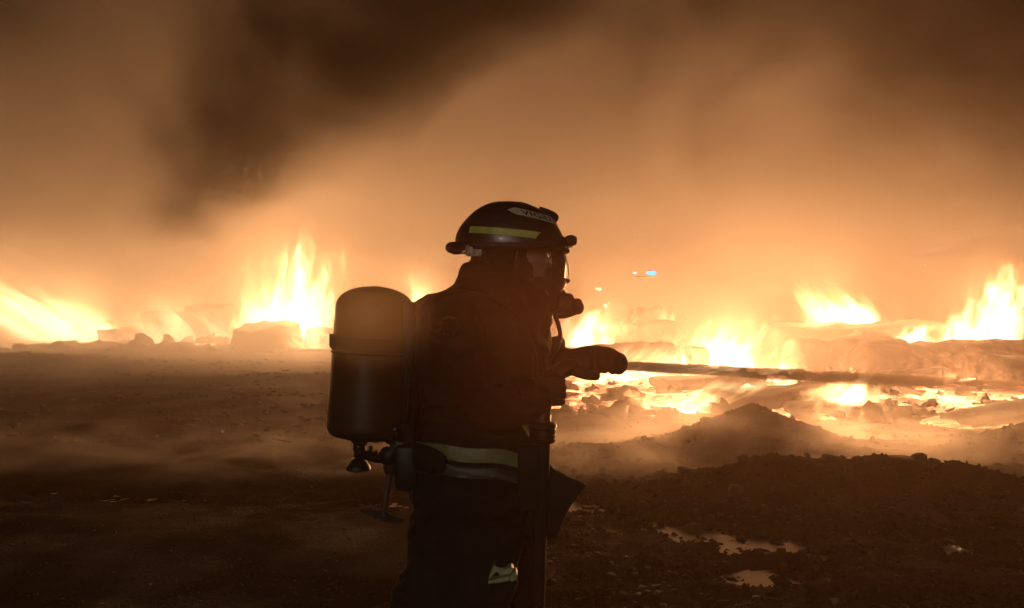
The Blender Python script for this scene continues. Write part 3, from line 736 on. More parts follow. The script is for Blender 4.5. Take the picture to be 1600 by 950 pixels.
def remesh(bm, voxel, smooth_it=3):
    bmesh.ops.recalc_face_normals(bm, faces=bm.faces)
    me = bpy.data.meshes.new('tmp'); bm.to_mesh(me); bm.free()
    o = bpy.data.objects.new('tmp', me); COL.objects.link(o)
    md = o.modifiers.new('r', 'REMESH'); md.mode = 'VOXEL'; md.voxel_size = voxel
    if smooth_it:
        sm = o.modifiers.new('s', 'SMOOTH'); sm.iterations = smooth_it; sm.factor = .5
    dg = bpy.context.evaluated_depsgraph_get(); r = bpy.data.meshes.new_from_object(o.evaluated_get(dg))
    bpy.data.objects.remove(o); bpy.data.meshes.remove(me)
    r.shade_smooth(); return r
def displace(me, fn):
    n = len(me.vertices); co = np.empty(n * 3); no = np.empty(n * 3)
    me.vertices.foreach_get('co', co); me.vertices.foreach_get('normal', no)
    co = co.reshape(-1, 3); no = no.reshape(-1, 3)
    d = np.array([fn(Vector(c)) for c in co]); co += no * d[:, None]
    me.vertices.foreach_set('co', co.ravel()); me.update()

def cloth_mat(name, col, rough=.85, weave=260):
    k = N(name)
    tc = k.n('TexCoord').outputs['Object']
    a = k.n('TexNoise', i_Vector=tc, i_Scale=7.0, i_Detail=5.0).outputs[0]
    b = k.n('TexVoronoi', i_Vector=tc, i_Scale=float(weave)).outputs[0]
    c = k.ramp(a, [(.3, tuple(x * .6 for x in col)), (.7, tuple(x * 1.5 for x in col))])
    bp = k.n('Bump', i_Height=k.math('ADD', b, k.math('MULTIPLY', a, 3.0)), i_Strength=.35, i_Distance=.002).outputs[0]
    p = k.n('BsdfPrincipled', i_Base_Color=c, i_Roughness=rough, i_Normal=bp)
    p.inputs['Specular IOR Level'].default_value = .2
    return k.surf(p.outputs[0])
M['suit'] = cloth_mat('turnout_cloth', (.012, .011, .011))
M['web'] = cloth_mat('webbing', (.014, .012, .010), .7, 400)
M['leather'] = pbr('glove_leather', (.035, .022, .012), .65, 0, 14, .5, .5, 90, .002, .3)
M['skin'] = pbr('skin', (.42, .23, .17), .5, 0, 20, .2, .1, 200, .001)
M['shell'] = pbr('helmet_shell', (.012, .008, .008), .34, 0, 10, .3, .10, 80, .001, .5, .25, .05)
M['rubber'] = pbr('black_rubber', (.012, .011, .010), .5, 0, 20, .3, .3, 150, .001, .4)
M['metal'] = pbr('worn_alloy', (.30, .27, .24), .32, 1, 25, .4, .3, 120, .001)
M['dmetal'] = pbr('dark_steel', (.05, .045, .04), .4, .8, 20, .4, .3, 90, .001)
M['cyl'] = pbr('cylinder_cover', (.085, .045, .018), .40, 0, 6, .35, .35, 60, .003, .45)  # brown base colour carries the warm veil of glow over the cover
M['wood'] = pbr('ash_handle', (.10, .05, .025), .6, 0, 12, .4, .3, 80, .001)
M['cream'] = pbr('cream_band', (.62, .60, .46), .5, 0, 30, .2, .2, 200, .001)
M['ink'] = pbr('black_print', (.008, .008, .008), .6)
M['red'] = pbr('red_print', (.10, .012, .010), .6)
def strip_mat(name, col, silver=0):
    k = N(name); tc = k.n('TexCoord').outputs['Object']
    a = k.n('TexNoise', i_Vector=tc, i_Scale=24.0, i_Detail=4.0).outputs[0]
    b = k.n('TexVoronoi', i_Vector=tc, i_Scale=420.0).outputs[0]
    c = k.ramp(a, [(.3, tuple(x * .72 for x in col)), (.65, col)])
    bp = k.n('Bump', i_Height=b, i_Strength=.3, i_Distance=.001).outputs[0]
    p = k.n('BsdfPrincipled', i_Base_Color=c, i_Roughness=.45, i_Metallic=silver, i_Normal=bp); return k.surf(p.outputs[0])
M['lime'] = strip_mat('lime_reflective_tape', (.66, .72, .13))
M['tape'] = strip_mat('dusty_yellow_tape', (.25, .24, .09))
M['tape2'] = strip_mat('dusty_grey_tape', (.055, .048, .035))

TORSO = [
 (425, 722, 842, .100, 0), (440, 712, 848, .115, 0), (452, 692, 856, .165, 0), (466, 660, 862, .215, 0), (482, 643, 862, .245, 0),
 (510, 640, 860, .258, 0), (545, 642, 858, .260, 0), (600, 650, 852, .245, 0), (650, 655, 842, .232, 0), (690, 650, 845, .236, 0),
 (735, 642, 860, .250, 0), (762, 640, 866, .255, 0), (800, 648, 862, .22, 0)]
FF = thing('person', P(760, 1090), 'firefighter in dark gear standing in profile, holding a hose nozzle toward the fire', 'person')

def build_body():
    bm = bmesh.new()
    loft(bm, TORSO, 48, 2.3, 40)
    # head inside a hood, face to the right
    loft(bm, [(330, 770, 815, .03, 0), (345, 748, 835, .065, 0), (370, 738, 850, .08, 0), (400, 736, 856, .082, 0), (425, 733, 855, .080, 0),
              (450, 728, 850, .078, 0), (468, 725, 845, .085, 0)], 32, 2.2, 18)
    ell(bm, P(858, 418), (.026, .012, .026)); ell(bm, P(856, 408, -.03), (.014, .014, .012)); ell(bm, P(856, 408, .03), (.014, .014, .012))
    ell(bm, P(852, 440), (.03, .03, .014)); ell(bm, P(846, 458), (.035, .04, .03))
    # raised collar
    loft(bm, [(410, 724, 838, .094, 0), (416, 718, 848, .102, 0), (440, 712, 852, .112, 0), (462, 704, 855, .125, 0)], 40, 2.2, 8)
    # hips and legs
    loft(bm, [(770, 650, 862, .20, 0), (810, 650, 858, .205, 0), (840, 655, 850, .15, 0)], 36, 2.3, 6)
    loft(bm, [(790, 650, 845, .105, -.10), (840, 641, 818, .115, -.115), (880, 632, 806, .112, -.12), (920, 618, 800, .105, -.125), (960, 606, 792, .10, -.13),
              (1010, 615, 775, .09, -.13), (1058, 628, 762, .082, -.13)], 32, 2.2, 26)
    loft(bm, [(790, 700, 862, .105, .10), (830, 715, 858, .11, .11), (880, 722, 852, .108, .115), (920, 730, 848, .10, .12), (960, 735, 850, .095, .12),
              (1010, 745, 856, .085, .12), (1058, 752, 862, .08, .12)], 32, 2.2, 26)
    # near (right) arm: down and bent forward to the grip; far (left) arm: forward to the nozzle
    tube(bm, [P(715, 492, -.20), P(722, 530, -.285), P(738, 590, -.315), P(775, 622, -.30), P(822, 618, -.225), P(840, 616, -.19)],
         [.085, .092, .082, .078, .064, .056], 20)
    tube(bm, [P(770, 490, .19), P(805, 520, .27), P(845, 558, .27), P(866, 566, .18), P(880, 568, .10), P(892, 569, .04)],
         [.085, .088, .078, .062, .054, .050], 20)
    ell(bm, P(868, 544, .12), (.042, .07, .035), Matrix.Rotation(-.5, 3, 'Y'))
    me = remesh(bm, .0075, 3)
    def folds(c):
        px = 800 + c.x * F / 3; py = 475 - (c.z - CZ) * F / 3
        if py < 400: return 0
        a = min(1, (py - 400) / 40)
        q = Vector((c.x * 9, c.y * 9, c.z * 15)); w = mn.noise_vector(Vector((c.x * 3, c.y * 3, c.z * 3))) * 1.6
        r = 1 - abs(mn.noise(q * .55 + w)) * 2.2
        return a * (.015 * (r - .55) + .008 * mn.noise(q * 1.9 + w) + (.004 * sin(c.z * 60 + c.x * 14 + 3 * mn.noise(q * .4)) if py > 900 else 0))
    displace(me, folds)
    me.materials.append(M['suit']); me.materials.append(M['skin'])
    for f in me.polygons:
        px = 800 + f.center.x * F / 3; py = 475 - (f.center.z - CZ) * F / 3
        if px > 812 and 372 < py < 462 and abs(f.center.y - PY) < .075: f.material_index = 1
    o = bpy.data.objects.new('body', me); COL.objects.link(o); o.parent = FF; me.transform(Matrix.Translation(-FF.location))
    return o
body = build_body()

def part(name, parent, fill, mat, rm=0, sm=2, smooth=True, label=None):
    """fill(bm) writes world-space shapes; parent is a thing or one of its parts"""
    bm = bmesh.new(); fill(bm)
    if rm:
        me = remesh(bm, rm, sm); o = link(name, me, parent, mat)
    else:
        bmesh.ops.recalc_face_normals(bm, faces=bm.faces); o = from_bm(name, bm, parent, mat, smooth)
        if smooth:
            o.data.set_sharp_from_angle(angle=R(38))
    if label: o['label'] = label
    return o

# boots
for (x0, x1, yy) in ((622, 775, -.13), (746, 878, .12)):
    def boot(bm, x0=x0, x1=x1, yy=yy):
        loft(bm, [(1010, x0 + 8, x1 - 22, .088, yy), (1050, x0 + 4, x1 - 24, .082, yy), (1072, x0, x1 - 10, .075, yy), (1089, x0 - 3, x1, .075, yy)], 28, 2.5, 8)
        ell(bm, P(x1 + 8, 1078, yy), (.075, .058, .034))
    b = part('boot', FF, boot, M['rubber'], .007, 2)
    part('sole', b, lambda bm, x0=x0, x1=x1, yy=yy: loft(bm, [(1083, x0 - 5, x1 + 34, .072, yy), (1092, x0 - 6, x1 + 36, .072, yy)], 28, 3), M['rubber'])

# jacket tapes, following the torso skin
def torso_pt(px, py, off):
    x0, x1, hy, c = interp(smooth_tab(TORSO, 80), py); u = max(-1, min(1, (px - (x0 + x1) / 2) / ((x1 - x0) / 2)))
    v = (1 - abs(u) ** 2.3) ** (1 / 2.3); nrm = Vector((u, -max(v, .2), 0)).normalized()
    return P(px, py, -v * hy) + nrm * off
def torso_band(name, top, h, mat, off, x0=656, x1=846, label=None):
    def fill(bm):
        n = 46; m = 5; g = []
        for i in range(n + 1):
            px = x0 + (x1 - x0) * i / n; py = top(px)
            row = [torso_pt(px, py + h * j / m, off + .0025 * sin(pi * j / m)) + Vector((0, .0, .0)) + Vector((0, -1, 0)) * .003 * mn.noise(Vector((px * .05, j, 0))) for j in range(m + 1)]
            row = row + [p + Vector((0, .022, 0)) for p in row[::-1]]; g.append([bm.verts.new(p) for p in row])
        k_ = len(g[0])
        for a, b in zip(g[:-1], g[1:]):
            for j in range(k_): bm.faces.new((a[j], a[(j + 1) % k_], b[(j + 1) % k_], b[j]))
        bm.faces.new(g[0][::-1]); bm.faces.new(g[-1])
    return part(name, FF, fill, mat, label=label)
bt = lambda px: 680 + 14 * max(0, (px - 735) / 75) ** 1.7 + 2 * sin(px * .07)
torso_band('reflective_band', bt, 20, M['tape'], .014, label='upper yellow band round the jacket hem')
torso_band('reflective_band', lambda px: bt(px) + 27, 15, M['tape2'], .015, label='lower dull grey band round the jacket hem')

# coat flap and pouch in front of the waist
def flap(bm):
    o1 = [(805, 700), (850, 702), (860, 733), (919, 757), (888, 790), (872, 838), (835, 850), (806, 830)]
    a = [bm.verts.new(Q(x, y, -.175 - .02 * (x < 830))) for x, y in o1]; b = [bm.verts.new(Q(x, y, -.02)) for x, y in o1]
    bm.faces.new(a); bm.faces.new(b[::-1])
    for i in range(len(o1)): bm.faces.new((a[i], b[i], b[(i + 1) % len(o1)], a[(i + 1) % len(o1)]))
    bmesh.ops.bevel(bm, geom=bm.edges[:], offset=.008, segments=2, affect='EDGES')
    bmesh.ops.triangulate(bm, faces=bm.faces)
part('coat_flap', FF, flap, M['suit'], .007, 1, label='stiff pointed corner of the coat sticking out in front')
def pouch(bm): box(bm, Q(826, 745, -.235), (.075, .06, .22), None, .012)
part('pouch', FF, pouch, M['web'])

# torn reflective patch at the knee
def knee(bm):
    for poly in ([(776, 893), (764, 905), (771, 884), (778, 892), (790, 890), (799, 885), (803, 889), (798, 896), (783, 900)],
                 [(763, 908), (782, 903), (797, 900), (794, 908), (776, 911), (763, 912)], [(796, 907), (799, 899), (806, 893), (809, 899), (806, 906), (800, 909)]):
        cx = sum(p[0] for p in poly) / len(poly); cyy = sum(p[1] for p in poly) / len(poly)
        a = [bm.verts.new(Q(x, y, -.262 + .0010 * abs(x - 762))) for x, y in poly]
        b = [bm.verts.new(v.co + Vector((0, .05, 0))) for v in a]
        bm.faces.new(a); bm.faces.new(b[::-1])
        for i in range(len(a)): bm.faces.new((a[i], b[i], b[(i + 1) % len(a)], a[(i + 1) % len(a)]))
    bmesh.ops.triangulate(bm, faces=bm.faces)
part('reflective_patch', FF, knee, strip_mat('pale_patch', (.50, .58, .30)), smooth=False, label='ragged pale green reflective patch on the knee')

# ---------------- helmet
HEL = [(315, 779, 803, .018, 0), (317, 768, 819, .044, 0), (322, 755, 832, .070, 0), (330, 742, 849, .093, 0), (340, 731, 862, .109, 0), (352, 721, 870, .120, 0),
       (364, 714, 877, .128, 0), (376, 711, 882, .132, 0), (386, 711, 885, .133, 0), (392, 713, 884, .130, 0)]
HELS = smooth_tab(HEL, 120)
def hel(th, py, off=0.0, n=2.2):
    """th: 0 = front, pi/2 = side toward the camera"""
    x0, x1, hy, c = interp(HELS, py); u, v = sup(th, n)
    nrm = Vector((u, -v, .35 if py < 345 else .12)).normalized()
    return P((x0 + x1) / 2 + u * (x1 - x0) / 2, py, -v * hy) + nrm * off
def hel_th(px, py, n=2.2):
    x0, x1, hy, c = interp(HELS, py); u = max(-1, min(1, (px - (x0 + x1) / 2) / ((x1 - x0) / 2)))
    return math.acos(math.copysign(abs(u) ** (n / 2), u))
def shell(bm):
    rows = HELS[::3] + [(393, 716, 881, .126, 0), (389, 719, 878, .122, 0)]
    loft(bm, rows, 64, 2.2, 0)
helm = part('helmet', FF, shell, M['shell'])
def grid_patch(bm, f, nu, nv, thick):
    g = [[bm.verts.new(f(i / nu, j / nv, thick)) for j in range(nv + 1)] for i in range(nu + 1)]
    h = [[bm.verts.new(f(i / nu, j / nv, -.002)) for j in range(nv + 1)] for i in range(nu + 1)]
    for i in range(nu):
        for j in range(nv): bm.faces.new((g[i][j], g[i + 1][j], g[i + 1][j + 1], g[i][j + 1])); bm.faces.new((h[i][j], h[i][j + 1], h[i + 1][j + 1], h[i + 1][j]))
    for i in range(nu):
        for j in (0, nv): bm.faces.new((g[i][j], h[i][j], h[i + 1][j], g[i + 1][j]))
    for j in range(nv):
        for i in (0, nu): bm.faces.new((g[i][j], g[i][j + 1], h[i][j + 1], h[i][j]))
def side_strip(bm):
    def f(u, v, o):
        px = 737 + 106 * u - 2 * v * (1 - u) - 8 * u * v; py = 357.5 + 9.5 * u ** 1.2 + 10 * v
        return hel(hel_th(px, py), py, o)
    grid_patch(bm, f, 24, 3, .0022)
part('reflective_strip', helm, side_strip, M['lime'], label='lime green strip along the helmet side')
def band_pt(u, v, o):
    """u: 0 at the near side .. 1 across the front to the far side; v: 0 top .. 1 bottom"""
    th = R(92) - u * R(184); py = 333 + 14.5 * max(0, cos(th)) ** 1.1 + (v - .5) * (11.5 if .05 < u < .95 else 11.5 * min(u, 1 - u) / .05)
    return hel(th, py, o)
part('name_band', helm, lambda bm: grid_patch(bm, band_pt, 60, 3, .0022), M['cream'], label='cream name band round the helmet front')
def text_on(parent, s, mat, mapf, name):
    cu = bpy.data.curves.new('t', 'FONT'); cu.body = s; cu.align_x = 'LEFT'; cu.offset = .012; cu.resolution_u = 2
    to = bpy.data.objects.new('t', cu); COL.objects.link(to)
    dg = bpy.context.evaluated_depsgraph_get(); me = bpy.data.meshes.new_from_object(to.evaluated_get(dg)); bpy.data.objects.remove(to)
    bm = bmesh.new(); bm.from_mesh(me); bpy.data.meshes.remove(me)
    bmesh.ops.triangulate(bm, faces=bm.faces); bmesh.ops.subdivide_edges(bm, edges=[e for e in bm.edges if e.calc_length() > .25], cuts=2)
    x0 = min(v.co.x for v in bm.verts); x1 = max(v.co.x for v in bm.verts); y1 = max(v.co.y for v in bm.verts); y0 = min(v.co.y for v in bm.verts)
    for v in bm.verts: v.co = mapf((v.co.x - x0) / (x1 - x0), (v.co.y - y0) / (y1 - y0))
    return from_bm(name, bm, parent, mat, False)
text_on(helm, 'VIGILI DEL FUOCO', M['ink'], lambda a, b: band_pt(.085 + .83 * a, .86 - .72 * b, .0034), 'lettering')
text_on(helm, 'TE', M['red'], lambda a, b: hel(hel_th(768 + 13 * a + 2 * b, 346 - 5 * b), 346 - 5 * b + a, .0014), 'lettering')
def crest(bm):   # raised front plate / keel
    pts = [hel(0, 326, .004), hel(0, 334, .008), hel(0, 341, .012), hel(0, 347, .004)]
    tube(bm, pts, [.008, .012, .013, .006], 12, True, 2.2)
part('front_ridge', helm, crest, M['shell'])
def brim(bm):
    n = 56; rings = []
    for i in range(n + 1):
        th = R(28) + (2 * pi - R(56)) * i / n; rear = max(0, -cos(th)); c = hel(th, 388, .006 + .010 * rear)
        nrm = Vector((cos(th), -sin(th), 0)).normalized(); rx = .010 + .012 * rear; rz = .009 + .011 * rear
        rings.append([bm.verts.new(c + nrm * cos(2 * pi * j / 12) * rx + Vector((0, 0, 1)) * sin(2 * pi * j / 12) * rz) for j in range(12)])
    for a, b in zip(rings[:-1], rings[1:]):
        for j in range(12): bm.faces.new((a[j], a[(j + 1) % 12], b[(j + 1) % 12], b[j]))
    bm.faces.new(rings[0]); bm.faces.new(rings[-1][::-1])
part('brim', helm, brim, M['rubber'])
def lug(bm):
    c = P(704, 389, 0)
    for i in range(1):
        n, m = 24, 10; rg = []
        for a in range(n):
            t = 2 * pi * a / n; cc = P(714 + 11 * cos(t), 389 + 6.5 * sin(t), -.03)
            d = Vector((cos(t), 0, -sin(t)))
            rg.append([bm.verts.new(cc + d * .008 * cos(2 * pi * b / m) + Vector((0, 1, 0)) * .03 * sin(2 * pi * b / m)) for b in range(m)])
        for a in range(n):
            for b in range(m): bm.faces.new((rg[a][b], rg[a][(b + 1) % m], rg[(a + 1) % n][(b + 1) % m], rg[(a + 1) % n][b]))
part('neck_loop', helm, lug, M['rubber'])
def torch(bm):
    lathe(bm, [(0, .010), (.012, .018), (.02, .021), (.034, .022), (.038, .018), (.045, .0175), (.050, .010)], P(880, 377, -.02), (1, 0, .02), 24)
part('visor_knob', helm, torch, M['rubber'])
def peak(bm):
    def f(u, v, o):
        th = R(38) - R(76) * u; p = hel(th, 372 + 16 * v, .004 + o + .012 * v * cos(th)); return p
    grid_patch(bm, f, 16, 4, .005)
part('front_peak', helm, peak, M['shell'])
bk = None
def buckle(bm):
    for i in range(4):
        lathe(bm, [(0, .002), (.003, .0075), (.030, .0080), (.036, .006), (.040, .002)], P(733.5 + 6.2 * i, 403.5 - (1 if i in (1, 2) else 0), -.128 + .002 * i), (0, 0, 1), 10)
    box(bm, P(743, 396, -.120), (.055, .012, .036), None, .003)
part('ribbed_buckle', helm, buckle, M['cream'], label='pale ribbed adjuster wheel behind the ear')
part('chin_strap', helm, lambda bm: tube(bm, [P(752, 392, -.125), P(770, 425, -.115), P(800, 455, -.10), P(828, 470, -.07)], .008, 8, True, .35), M['web'])

# ---------------- mask
def glass_mat():
    k = N('smoky_lens')
    t = k.n('BsdfTransparent', i_Color=(.34, .28, .26, 1)); g = k.n('BsdfGlossy', i_Roughness=.12); g.inputs[0].default_value = (.9, .9, .9, 1)
    fr = k.n('Fresnel', i_IOR=1.5).outputs[0]; mx = k.n('MixShader'); k.link(k.math('ADD', fr, .04), mx.inputs[0]); k.link(t.outputs[0], mx.inputs[1]); k.link(g.outputs[0], mx.inputs[2])
    return k.surf(mx.outputs[0])
M['lens'] = glass_mat()
MASK = [(388, 800, 878, .084, 0), (400, 800, 883, .088, 0), (420, 802, 884, .088, 0), (438, 806, 882, .082, 0)]
def mask_rows(bm):
    def fx(u, v, o):
        th = R(70) - R(140) * u; py = 390 + 48 * v; x0, x1, hy, c = interp(smooth_tab(MASK, 20), py); a, b = sup(th, 2.6)
        return P((x0 + x1) / 2 + a * (x1 - x0) / 2, py, -b * hy) + Vector((a, -b, 0)).normalized() * o
    grid_patch(bm, fx, 30, 12, .002)
mask = part('breathing_mask', FF, lambda bm: (
    loft(bm, [(434, 800, 884, .088, 0), (442, 800, 886, .086, 0), (454, 806, 880, .072, 0), (468, 815, 878, .060, 0), (484, 828, 874, .045, 0), (490, 838, 866, .03, 0)], 32, 2.4, 12),
    tube(bm, [P(812, 384, -.086), P(806, 410, -.094), P(806, 436, -.092)], .012, 10),
    tube(bm, [P(812, 384, .086), P(806, 410, .094), P(806, 436, .092)], .012, 10),
    tube(bm, [P(808, 384, -.088), P(850, 386, -.085), P(882, 392, -.04), P(886, 393, 0), P(882, 392, .04), P(850, 386, .085), P(808, 384, .088)], .010, 10)), M['rubber'], .005, 2)
part('visor', mask, mask_rows, M['lens'])
part('inner_mask', mask, lambda bm: (ell(bm, P(862, 430, 0), (.040, .066, .034)), ell(bm, P(868, 400, 0), (.022, .070, .026)), ell(bm, P(874, 415, 0), (.012, .05, .04))), M['rubber'], .005, 2)
for yy in (-.030, .030): part('eye', FF, lambda bm: ell(bm, P(861, 409, yy), (.011, .011, .010), None, 2), M['cream'])
def outlet(bm):
    d = Vector((1, 0, -.16)).normalized()
    lathe(bm, [(-.05, .020), (0, .034), (.022, .036), (.030, .033), (.050, .033), (.058, .028), (.078, .026), (.092, .019), (.098, .008)], P(872, 476, 0), d, 24)
    ell(bm, P(872, 462, 0), (.030, .04, .036)); ell(bm, P(888, 464, 0), (.020, .03, .014)); ell(bm, P(902, 471), (.018, .022, .012)); ell(bm, P(884, 489), (.05, .035, .020), Matrix.Rotation(-.2, 3, 'Y'))
part('demand_valve', mask, outlet, M['rubber'], .004, 1)
part('mask_knob', mask, lambda bm: ell(bm, P(886, 439, 0), (.012, .02, .009)), M['rubber'])
part('drop_cord', mask, lambda bm: tube(bm, [P(882, 398, -.03), P(886, 415, -.04), P(888, 428, -.03), P(889, 437, -.01)], .0018, 6), M['metal'])
part('air_hose', mask, lambda bm: tube(bm, [P(872, 486, -.03), P(866, 492, -.06), P(870, 505, -.08), P(873, 522, -.09), P(868, 542, -.10), P(850, 560, -.15)], .0085, 10), M['rubber'])

# ---------------- gloves
def glove_far(bm):
    # left hand wrapped round the nozzle barrel, seen from the side: back of the hand up, thumb below pointing forward
    tube(bm, [P(868, 571, .02), P(882, 569, .02), P(898, 566, .02), P(916, 564, .02)], [.044, .050, .050, .052], 18)
    tube(bm, [P(905, 565, .02), P(925, 562, .015), P(948, 562, .01), P(962, 565, .01)], [.052, .054, .048, .040], 18, True, 1.1)
    c = [(929, 564, .034), (942, 566, .034), (955, 568, .034), (967, 570, .028)]
    for i, (x, y, r) in enumerate(c):
        yy = y; rr = [.020, .0205, .019, .016][i]; ax = r + .006
        pts = [P(x - 2 + 3 * sin(a * .5), yy, 0) + Vector((0, -sin(a) * ax, cos(a) * ax)) for a in (-.5, .3, 1.1, 1.9, 2.5)]
        tube(bm, pts, [rr, rr, rr * .98, rr * .93, rr * .72], 12)
    ell(bm, P(966, 568, 0), (.036, .045, .043))
    tube(bm, [P(897, 578, -.02), P(912, 584, -.035), P(925, 586, -.035), P(935, 587.5, -.03)], [.022, .019, .018, .013], 12)
part('glove', FF, glove_far, M['leather'], .004, 2, label='left glove wrapped round the front of the nozzle')
def glove_near(bm):
    tube(bm, [Q(820, 619, -.215), Q(838, 617, -.19), Q(852, 615, -.17), Q(862, 612, -.155)], [.060, .062, .055, .044], 18)
    tube(bm, [Q(806, 620, -.235), Q(826, 619, -.21)], [.066, .070], 18)
    for i, (yy, r) in enumerate(((594, .017), (604.5, .0185), (615.5, .018), (625.5, .016))):
        pts = [Q(848, yy, -.205), Q(864, yy - 1, -.205), Q(876 + (2 if i in (1, 2) else 0), yy, -.175), Q(876, yy + 2, -.135), Q(862, yy + 3, -.118)]
        tube(bm, pts, [r, r, r * .96, r * .9, r * .7], 12)
    tube(bm, [Q(846, 592, -.16), Q(858, 585, -.15), Q(869, 583, -.14)], [.019, .017, .012], 12)
part('glove', FF, glove_near, M['leather'], .004, 2, label='right glove gripping the nozzle handle above the coupling')
part('cuff', FF, lambda bm: tube(bm, [Q(800, 621, -.245), Q(812, 620, -.232), Q(824, 619, -.217)], [.073, .078, .071], 22), M['suit'])
part('cuff', FF, lambda bm: tube(bm, [P(864, 570, .06), P(872, 570, .035), P(878, 570, .02)], [.055, .056, .052], 22), M['suit'])

# ------------------------------------------------------------ breathing apparatus on the back
BA = thing('breathing_apparatus', Q(620, 1090), 'air cylinder in a brown cover with harness, strapped on the firefighter\'s back', 'air pack')
top, bot = Q(588, 447, -.06), Q(574, 688, -.06); axis = (top - bot).normalized(); Lc = (top - bot).length
def cylr(t):    # t in metres from the bottom
    r = .151 - .010 * t / Lc
    if t < .055: r *= math.sqrt(max(0, 1 - ((.055 - t) / .055) ** 2)) * .55 + .45 * min(1, t / .03 + .35) if t > 0 else .3
    e = Lc - t
    if e < .085: r *= math.sqrt(max(0, 1 - ((.085 - e) / .085) ** 2.3))
    return max(r, .004)
def cyl(bm): lathe(bm, [(t, cylr(t)) for t in [Lc * i / 90 for i in range(91)]], bot, axis, 64)
c_ = part('air_cylinder', BA, cyl, M['cyl'])
def cstrap(bm):
    t0 = Lc - .235
    lathe(bm, [(t0, cylr(t0) - .01), (t0, cylr(t0) + .004), (t0 + .003, cylr(t0) + .006), (t0 + .044, cylr(t0) + .006), (t0 + .047, cylr(t0) + .004), (t0 + .047, cylr(t0) - .01)], bot, axis, 64)
part('cylinder_strap', BA, cstrap, M['web'])
part('strap_clamp', BA, lambda bm: box(bm, Q(521, 532, -.08), (.022, .05, .05), None, .006), M['rubber'])
part('seam', c_, lambda bm: lathe(bm, [(Lc - .21 - .03, cylr(.3) - .01), (Lc - .243, cylr(.3) + .0035), (Lc - .247, cylr(.3) + .0035), (Lc - .25, cylr(.3) - .01)], bot, axis, 64), M['web'])
def plate(bm):
    box(bm, Q(646, 610, .0), (.05, .30, .66), None, .02); box(bm, Q(641, 722, -.06), (.085, .26, .16), None, .02)
part('back_plate', BA, plate, M['rubber'])
part('air_pipe', BA, lambda bm: tube(bm, [Q(637, 552, -.215), Q(635, 590, -.222), Q(633, 625, -.222), Q(631, 662, -.20)], .0075, 12), M['leather'])
def valve(bm):
    lathe(bm, [(0, .03), (.02, .032), (.03, .022), (.045, .024), (.06, .018), (.075, .020)], Q(563, 682, -.07), (-.08, 0, -1), 20)
    ell(bm, Q(563, 708, -.08), (.024, .022, .022))
v_ = part('cylinder_valve', BA, valve, M['dmetal'])
part('hand_wheel', v_, lambda bm: lathe(bm, [(0, .018), (.006, .026), (.018, .036), (.030, .045), (.040, .046), (.044, .040)], Q(560, 716, -.08), (-.02, 0, -1), 12), M['rubber'])
part('pressure_pipe', BA, lambda bm: tube(bm, [Q(566, 710, -.10), Q(580, 714, -.13), Q(596, 718, -.13), Q(612, 712, -.12), Q(624, 700, -.11)], [.014, .017, .013, .018, .014], 14), M['dmetal'])
def reg(bm):
    ell(bm, Q(606, 712, -.12), (.036, .035, .035)); box(bm, Q(622, 700, -.12), (.06, .06, .07), Matrix.Rotation(.3, 3, 'Y'), .012)
    tube(bm, [Q(606, 690, -.13), Q(612, 676, -.15), Q(622, 668, -.15)], .016, 12)
part('pressure_reducer', BA, reg, M['dmetal'], .005, 1)
for (x, y, r, h, ax) in ((579, 697, .0085, .028, (0, 0, -1)), (611, 685, .0075, .022, (.4, 0, -1)), (617, 672, .007, .018, (.5, -.2, -1)), (570, 707, .008, .03, (1, 0, 0)), (585, 708, .010, .01, (1, 0, 0))):
    part('fitting', BA, lambda bm: lathe(bm, [(0, r * .8), (.002, r), (h - .002, r), (h, r * .8)], Q(x, y, -.165), ax, 6), M['metal'])
part('shoulder_strap', BA, lambda bm: tube(bm, [Q(652, 520, -.18), Q(662, 476, -.19), Q(700, 458, -.185), Q(750, 462, -.20), Q(800, 490, -.23), Q(832, 540, -.225), Q(838, 600, -.20)], .019, 10, True, .35, 6, Vector((0, 0, 1))), M['web'])
part('waist_belt', BA, lambda bm: tube(bm, [Q(640, 712, -.14), Q(662, 716, -.215), Q(682, 722, -.252), Q(694, 726, -.262)], [.05, .05, .044, .03], 14, True, .35, 6), M['web'])
def ring(bm, cx=702, cy0=510, r=.030, th0=-2.2, th1=2.3, yy=-.372):
    tube(bm, [Q(cx, cy0, yy) + Vector((cos(a) * r, .004 * sin(3 * a), sin(a) * r)) for a in [th0 + (th1 - th0) * i / 12 for i in range(13)]], .0048, 8, True, 1, 2)
part('d_ring', BA, ring, M['metal'], label='pale open ring on the shoulder strap')
part('d_ring', BA, lambda bm: ring(bm, 682, 510, .016, -2.9, -.5, -.375), M['metal'], label='small half ring behind the open ring')
part('strap_buckle', BA, lambda bm: (box(bm, Q(700, 512, -.358), (.05, .012, .03), None, .004), tube(bm, [Q(676, 500, -.33), Q(700, 514, -.362), Q(716, 540, -.37)], .014, 8, True, .4)), M['web'])

